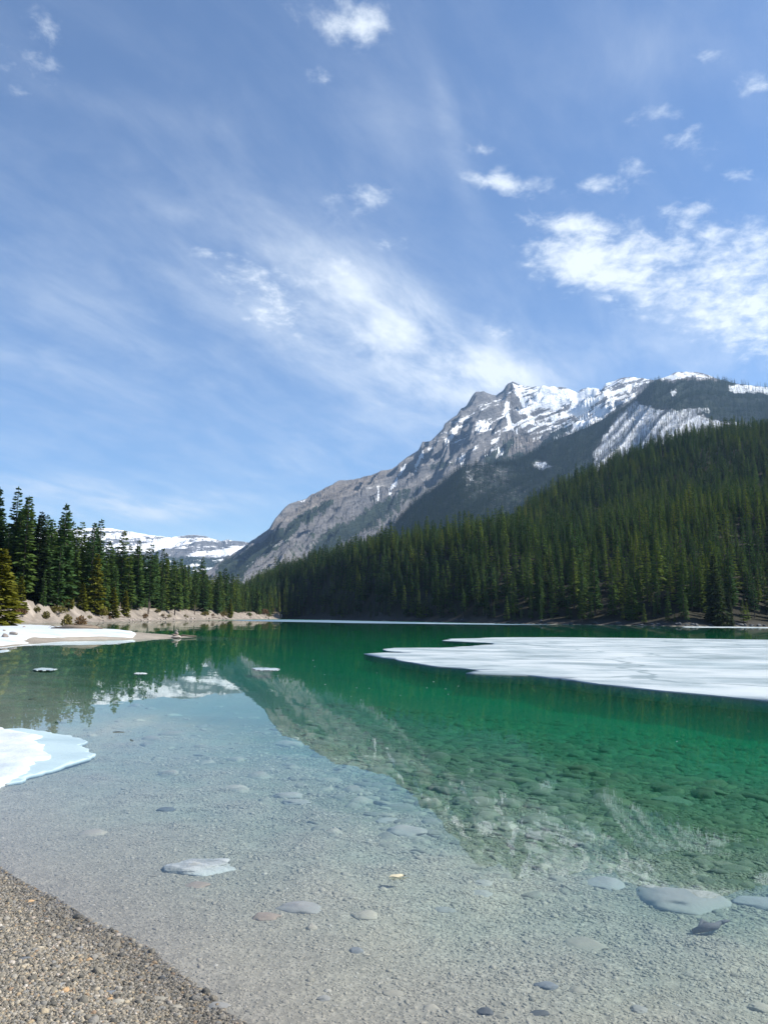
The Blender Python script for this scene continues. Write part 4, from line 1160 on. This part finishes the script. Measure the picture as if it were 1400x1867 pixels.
for i, (a, b, l_, an) in enumerate([(215, 1127, 26, .3), (300, 1127.5, 20, -.4), (390, 1127.5, 18, .2)]):
    p = ground_hit(a, b); u = np.linalg.norm(p[:2]) / FPX
    V, Q = tube([(-l_ * u / 2, 0, .3), (0, .25, .45), (l_ * u / 2, .1, .3)], [.24, .2, .1])
    V, Q = list(V), list(Q)
    o = link('fallen_log', bm_mesh('fallen_log', V, Q, M_WOOD), None, tuple(p)); o.rotation_euler = (0, 0, an)
    tag(o, ['grey fallen log on the left bank behind the snow spit', 'grey fallen log on the left bank above the stone cairn', 'short fallen log farthest along the left bank'][i], 'log')
TREES = [(YOUNG, -4, 1143, 128, 'bright yellow-green young conifer at the left edge of the photo', 1.35), (BROAD, 66, 1096, 150, 'broad dark spruce with skirts to the ground above the sand slope', 1.0),
         (YOUNG, 36, 1115, 58, 'small pale green conifer at the left of the sand slope', 1.0), (YOUNG, 27, 1112, 44, 'pale spindly young conifer beside the yellow-green one', .9),
         (YOUNG, 172, 1117, 100, 'tall yellow-green conifer standing out in the left shore row', .9), (YOUNG, 205, 1124, 50, 'bushy yellow-green conifer at the water edge of the left bank', 1.3),
         (YOUNG, 228, 1122, 44, 'young green conifer low on the bank right of the bushy one', 1.0), (YOUNG, 124, 1108, 52, 'young green conifer standing in the shrub mat on the bank', 1.0),
         (YOUNG, 150, 1112, 46, 'small olive conifer at the top of the bank', 1.1), (PROTO[3], 271, 1118, 120, 'conifer with a bare dark trunk above the pale left bank', 1.15),
         (PROTO[5], 319, 1121, 96, 'conifer with a bare trunk beside a long shadow on the bank', 1.2), (PROTO[3], 355, 1119, 78, 'conifer with a bare lower trunk near the middle of the far bank', 1.1),
         (PROTO[5], 469, 1120, 58, 'lone conifer with open boughs on the tip of the left point', 1.3), (BROAD, 478, 1116, 52, 'green conifer just behind the lone one on the left point', .8),
         (YOUNG, 420, 1126, 34, 'small dark conifer at the waterline of the far left bank', .8), (PROTO[2], 110, 1100, 170, 'tall full conifer standing at the top of the shrub bank', 1.1),
         (PROTO[0], 20, 1085, 180, 'tallest conifer on the skyline at the left edge', 1.2), (PROTO[1], 176, 1108, 152, 'tall pointed conifer rising above its row against the snowy range', 1.2),
         (BROAD, 1331, 1142.3, 66, 'little conifer with dense boughs at the right shore waterline', .55), (PROTO[4], 1312, 1141.8, 70, 'slim pale conifer standing at the foot of the right forest', 1.0),
         (BROAD, 1305, 1138, 118, 'wide boughed conifer above the small ones on the right shore', 1.0)]
for pr, a, b, hp, lab, wd in TREES: tree_at(pr, a, b, hp, lab, wd)

# driftwood mound on the spit with its roots
p = ground_hit(142, 1149); root = empty('driftwood_mound', (p[0], p[1], p[2])); D = np.linalg.norm(p[:2]); u = D / FPX
g = np.random.default_rng(4)
base = stone_mesh('earth', 41, (38 * u, 9 * u, 7 * u), M_WOOD, ICO4, .5, .3); link('earth', base, root, (0, 0, 2 * u))
lg = [tube([(-44 * u, 0, 2 * u), (-10 * u, -6 * u, 5 * u), (36 * u, -5 * u, 4 * u)], [2.2 * u, 3.2 * u, 2.6 * u])]
link('log', bm_mesh('log', *merge(lg), M_WOOD), root)
rt = [tube([(26 * u, 0, 3 * u), (34 * u, 0, 10 * u), (38 * u, 0, 19 * u)], [.9 * u, .6 * u, .2 * u], 5), tube([(30 * u, 0, 6 * u), (28 * u, 0, 14 * u)], [.5 * u, .15 * u], 5), tube([(-30 * u, 0, 4 * u), (-42 * u, -2 * u, 7 * u), (-48 * u, -2 * u, 4 * u)], [.8 * u, .5 * u, .2 * u], 5)]
link('root', bm_mesh('root', *merge(rt), M_WOOD), root)
tag(root, 'weathered driftwood mound with upturned roots on the snowy spit', 'driftwood')
shrub(122, 1147, 16, 24, M_SHRUB, 'small green bush growing on the driftwood mound', 801)
shrub(146, 1148, 18, 22, M_BROWNSHRUB, 'dry straw coloured bush on the driftwood mound', 802)
# boulders on the snow and along the shores
def boulder(px, py, wpx, hpx, m, label, seed, group=None, dz=0.0):
    p = ground_hit(px, py); u = np.linalg.norm(p[:2]) / FPX
    o = link('boulder', stone_mesh('boulder', seed, (wpx * u / 2, wpx * u / 2.6, hpx * u * .62), m, ICO3, .25, .6), None, (p[0], p[1], p[2] + hpx * u * .2 + dz)); o.rotation_euler = (0, 0, seed)
    return tag(o, label, 'boulder', group)


BOULD = [(25, 1160.5, 15, 6, M_ROCK, 'grey boulder higher of the two lying on the snow'), (10, 1165.5, 11, 6, M_ROCK, 'grey boulder lower of the two lying on the snow'), (45, 1146, 8, 5, STM['brown'], 'dark brown boulder at the back edge of the snow bank'),
         (12, 1147, 10, 3, STM['brown'], 'low dark boulder behind the snow at the left edge'), (8, 1153.5, 5, 2, M_ROCK, 'small stone sunk in the snow near the left edge')]
for i, (a, b, c, d, m_, l) in enumerate(BOULD): boulder(a, b, c, d, m_, l, 820 + i, dz=.15 if 'snow' in l and 'back' not in l and 'behind' not in l else 0)
for i in range(46):
    a = random.choice([random.uniform(232, 345), random.uniform(180, 505), random.uniform(232, 505)]); yb = np.interp(a, [c[0] for c in LEFT], [c[1] for c in LEFT])
    boulder(a, yb - random.uniform(.4, 3.0), random.uniform(3, 7), random.uniform(2, 4), M_ROCK, 'pale rock among the rubble along the waterline of the left bank', 840 + i, 'rocks along the left waterline')
for i in range(26):
    a = random.choice([random.uniform(1080, 1395), random.uniform(640, 1395), random.uniform(1250, 1400)]); yb = np.interp(a, [c[0] for c in RIGHT], [c[1] for c in RIGHT])
    boulder(a, yb - random.uniform(.6, 4), random.uniform(5, 13), random.uniform(2.5, 5), STM['dark'], 'dark grey rock in the shade along the right shore', 900 + i, 'rocks along the right shore')
for i, (a, b, l_) in enumerate([(1010, 1137, 26), (1160, 1140, 34), (720, 1131.6, 18)]):
    p = ground_hit(a, b); u = np.linalg.norm(p[:2]) / FPX
    V, Q = tube([(-l_ * u / 2, 0, .25), (0, .3, .45), (l_ * u / 2, -.2, .35)], [.16, .2, .1])
    tag(link('driftwood_log', bm_mesh('driftwood_log', V, Q, M_WOOD), None, tuple(p)), ['pale log lying on the right shore under the forest', 'longest driftwood log on the right shore', 'short log at the far end of the right shore'][i], 'log')

# stone cairn at the end of the spit
p = wpt(322, 1163.5); u = np.linalg.norm(p[:2]) / FPX; root = empty('stone_cairn', (p[0], p[1], 0.02))
zc = 0
for i, (wd, hh, dx) in enumerate([(19, 4.5, 0), (12, 3.6, -2), (7, 2.8, .5), (5.5, 2.6, -.8), (4, 4, 0)]):
    me = stone_mesh('cairn_stone', 860 + i, (wd * u / 2, wd * u / 2.6, hh * u * .62), M_ROCK if i != 1 else STM['brown'], ICO3, .2, .5)
    link('stone', me, root, (dx * u, 0, zc + hh * u * .45)); zc += hh * u * .8
tag(root, 'small stone cairn at the end of the gravel spit', 'cairn')
p = wpt(333, 1162.3); V, Q = tube([(-9 * u, 0, .04), (0, .1, .16), (24 * u, .2, .10)], [.05, .06, .03])
tag(link('driftwood_stick', bm_mesh('driftwood_stick', V, Q, M_WOOD), None, (p[0], p[1], 0)), 'pale driftwood stick beside the stone cairn', 'driftwood')
# white post on the left point
p = ground_hit(513.5, 1126); u = np.linalg.norm(p[:2]) / FPX
mw, t_, ou = mat('white_paint'); principled(t_, ou, (.75, .75, .72), .6)
root = empty('marker_post', tuple(p)); V, Q = tube([(0, 0, -.3), (0, 0, 4.6 * u)], [.5 * u, .5 * u], 8); link('post', bm_mesh('post', V, Q, mw), root)
V, Q = tube([(0, 0, 4.5 * u), (0, 0, 5.6 * u)], [.9 * u, .75 * u], 8); link('cap', bm_mesh('cap', V, Q, mw), root)
tag(root, 'small white marker post on the tip of the left point', 'post')

# floating twigs, a leaf and a sunken branch
def twig(px, py, wpx, ang, label, bent):
    p = wpt(px, py); u = np.linalg.norm(p - np.array([0, 0, CAMH])) / FPX; L = wpx * u
    V, Q = tube([(-L / 2, 0, .004), (-L * .1, bent * L, .007), (L / 2, 0, .003)], [.004, .006, .0025], 6)
    V2, Q2 = tube([(-L * .1, bent * L, .006), (L * .1, bent * L + .06 * L, .012)], [.003, .001], 5)
    me = bm_mesh('twig', *merge([(V, Q), (V2, Q2)]), STM['dark']); o = link('twig', me, None, (p[0], p[1], 0)); o.rotation_euler = (0, 0, ang); tag(o, label, 'twig')


twig(217, 1335, 19, .1, 'dark twig floating flat on the water, upper of the two', .04)
twig(241, 1350, 15, -.9, 'dark twig floating aslant on the water, lower of the two', -.05)
p = wpt(724, 1599); ml, t_, ou = mat('dead_leaf'); principled(t_, ou, (.50, .45, .31), .6)
V = [(-.055, 0, 0), (-.03, .022, .006), (0, .028, .004), (.03, .018, .008), (.055, 0, .003), (.03, -.018, .006), (0, -.026, .003), (-.03, -.02, .007), (0, 0, .010), (.085, .004, .004)]
Q = [(0, 8, 1), (1, 8, 2), (2, 8, 3), (3, 8, 4), (4, 8, 5), (5, 8, 6), (6, 8, 7), (7, 8, 0), (4, 9, 5)]
V = V + [(a, b, c - .003) for a, b, c in V]; Q = Q + [tuple(i + 10 for i in q[::-1]) for q in Q]
o = link('leaf', bm_mesh('leaf', V, Q, ml), None, (p[0], p[1], .004)); o.rotation_euler = (0, 0, .2); tag(o, 'pale yellow leaf floating on the shallow water', 'leaf')
p = ground_hit(1296, 1706); u = np.linalg.norm(p - np.array([0, 0, CAMH])) / FPX
parts = [tube([(-28 * u, 0, .02), (-10 * u, -6 * u, .05), (8 * u, 0, .05), (24 * u, 22 * u, .04), (40 * u, 40 * u, .03)], [.012, .022, .018, .010, .004], 8), tube([(-20 * u, -2 * u, .03), (-6 * u, 18 * u, .05), (10 * u, 20 * u, .03)], [.009, .012, .005], 6), tube([(20 * u, 18 * u, .04), (38 * u, 22 * u, .05)], [.012, .004], 6)]
tag(link('branch', bm_mesh('branch', *merge(parts), STM['dark']), None, tuple(p)), 'dark waterlogged branch lying on the lake bed at the lower right', 'branch')

# ------------------------------------------------------------------ air
hz, t, ou = mat('haze_air')
pv = t.new('ShaderNodeVolumePrincipled'); pv.inputs['Color'].default_value = (.42, .66, 1.0, 1); pv.inputs['Density'].default_value = 4.8e-5; pv.inputs['Anisotropy'].default_value = .2
t.l.new(pv.outputs[0], ou.inputs['Volume'])
V = [(x, y, z) for x in (-7000, 7000) for y in (-900, 8300) for z in (-9.5, 2000)]
Q = [(0, 1, 3, 2), (4, 6, 7, 5), (0, 4, 5, 1), (2, 3, 7, 6), (0, 2, 6, 4), (1, 5, 7, 3)]
tag(link('haze', bm_mesh('haze', V, Q, hz, False)), kind='stuff')
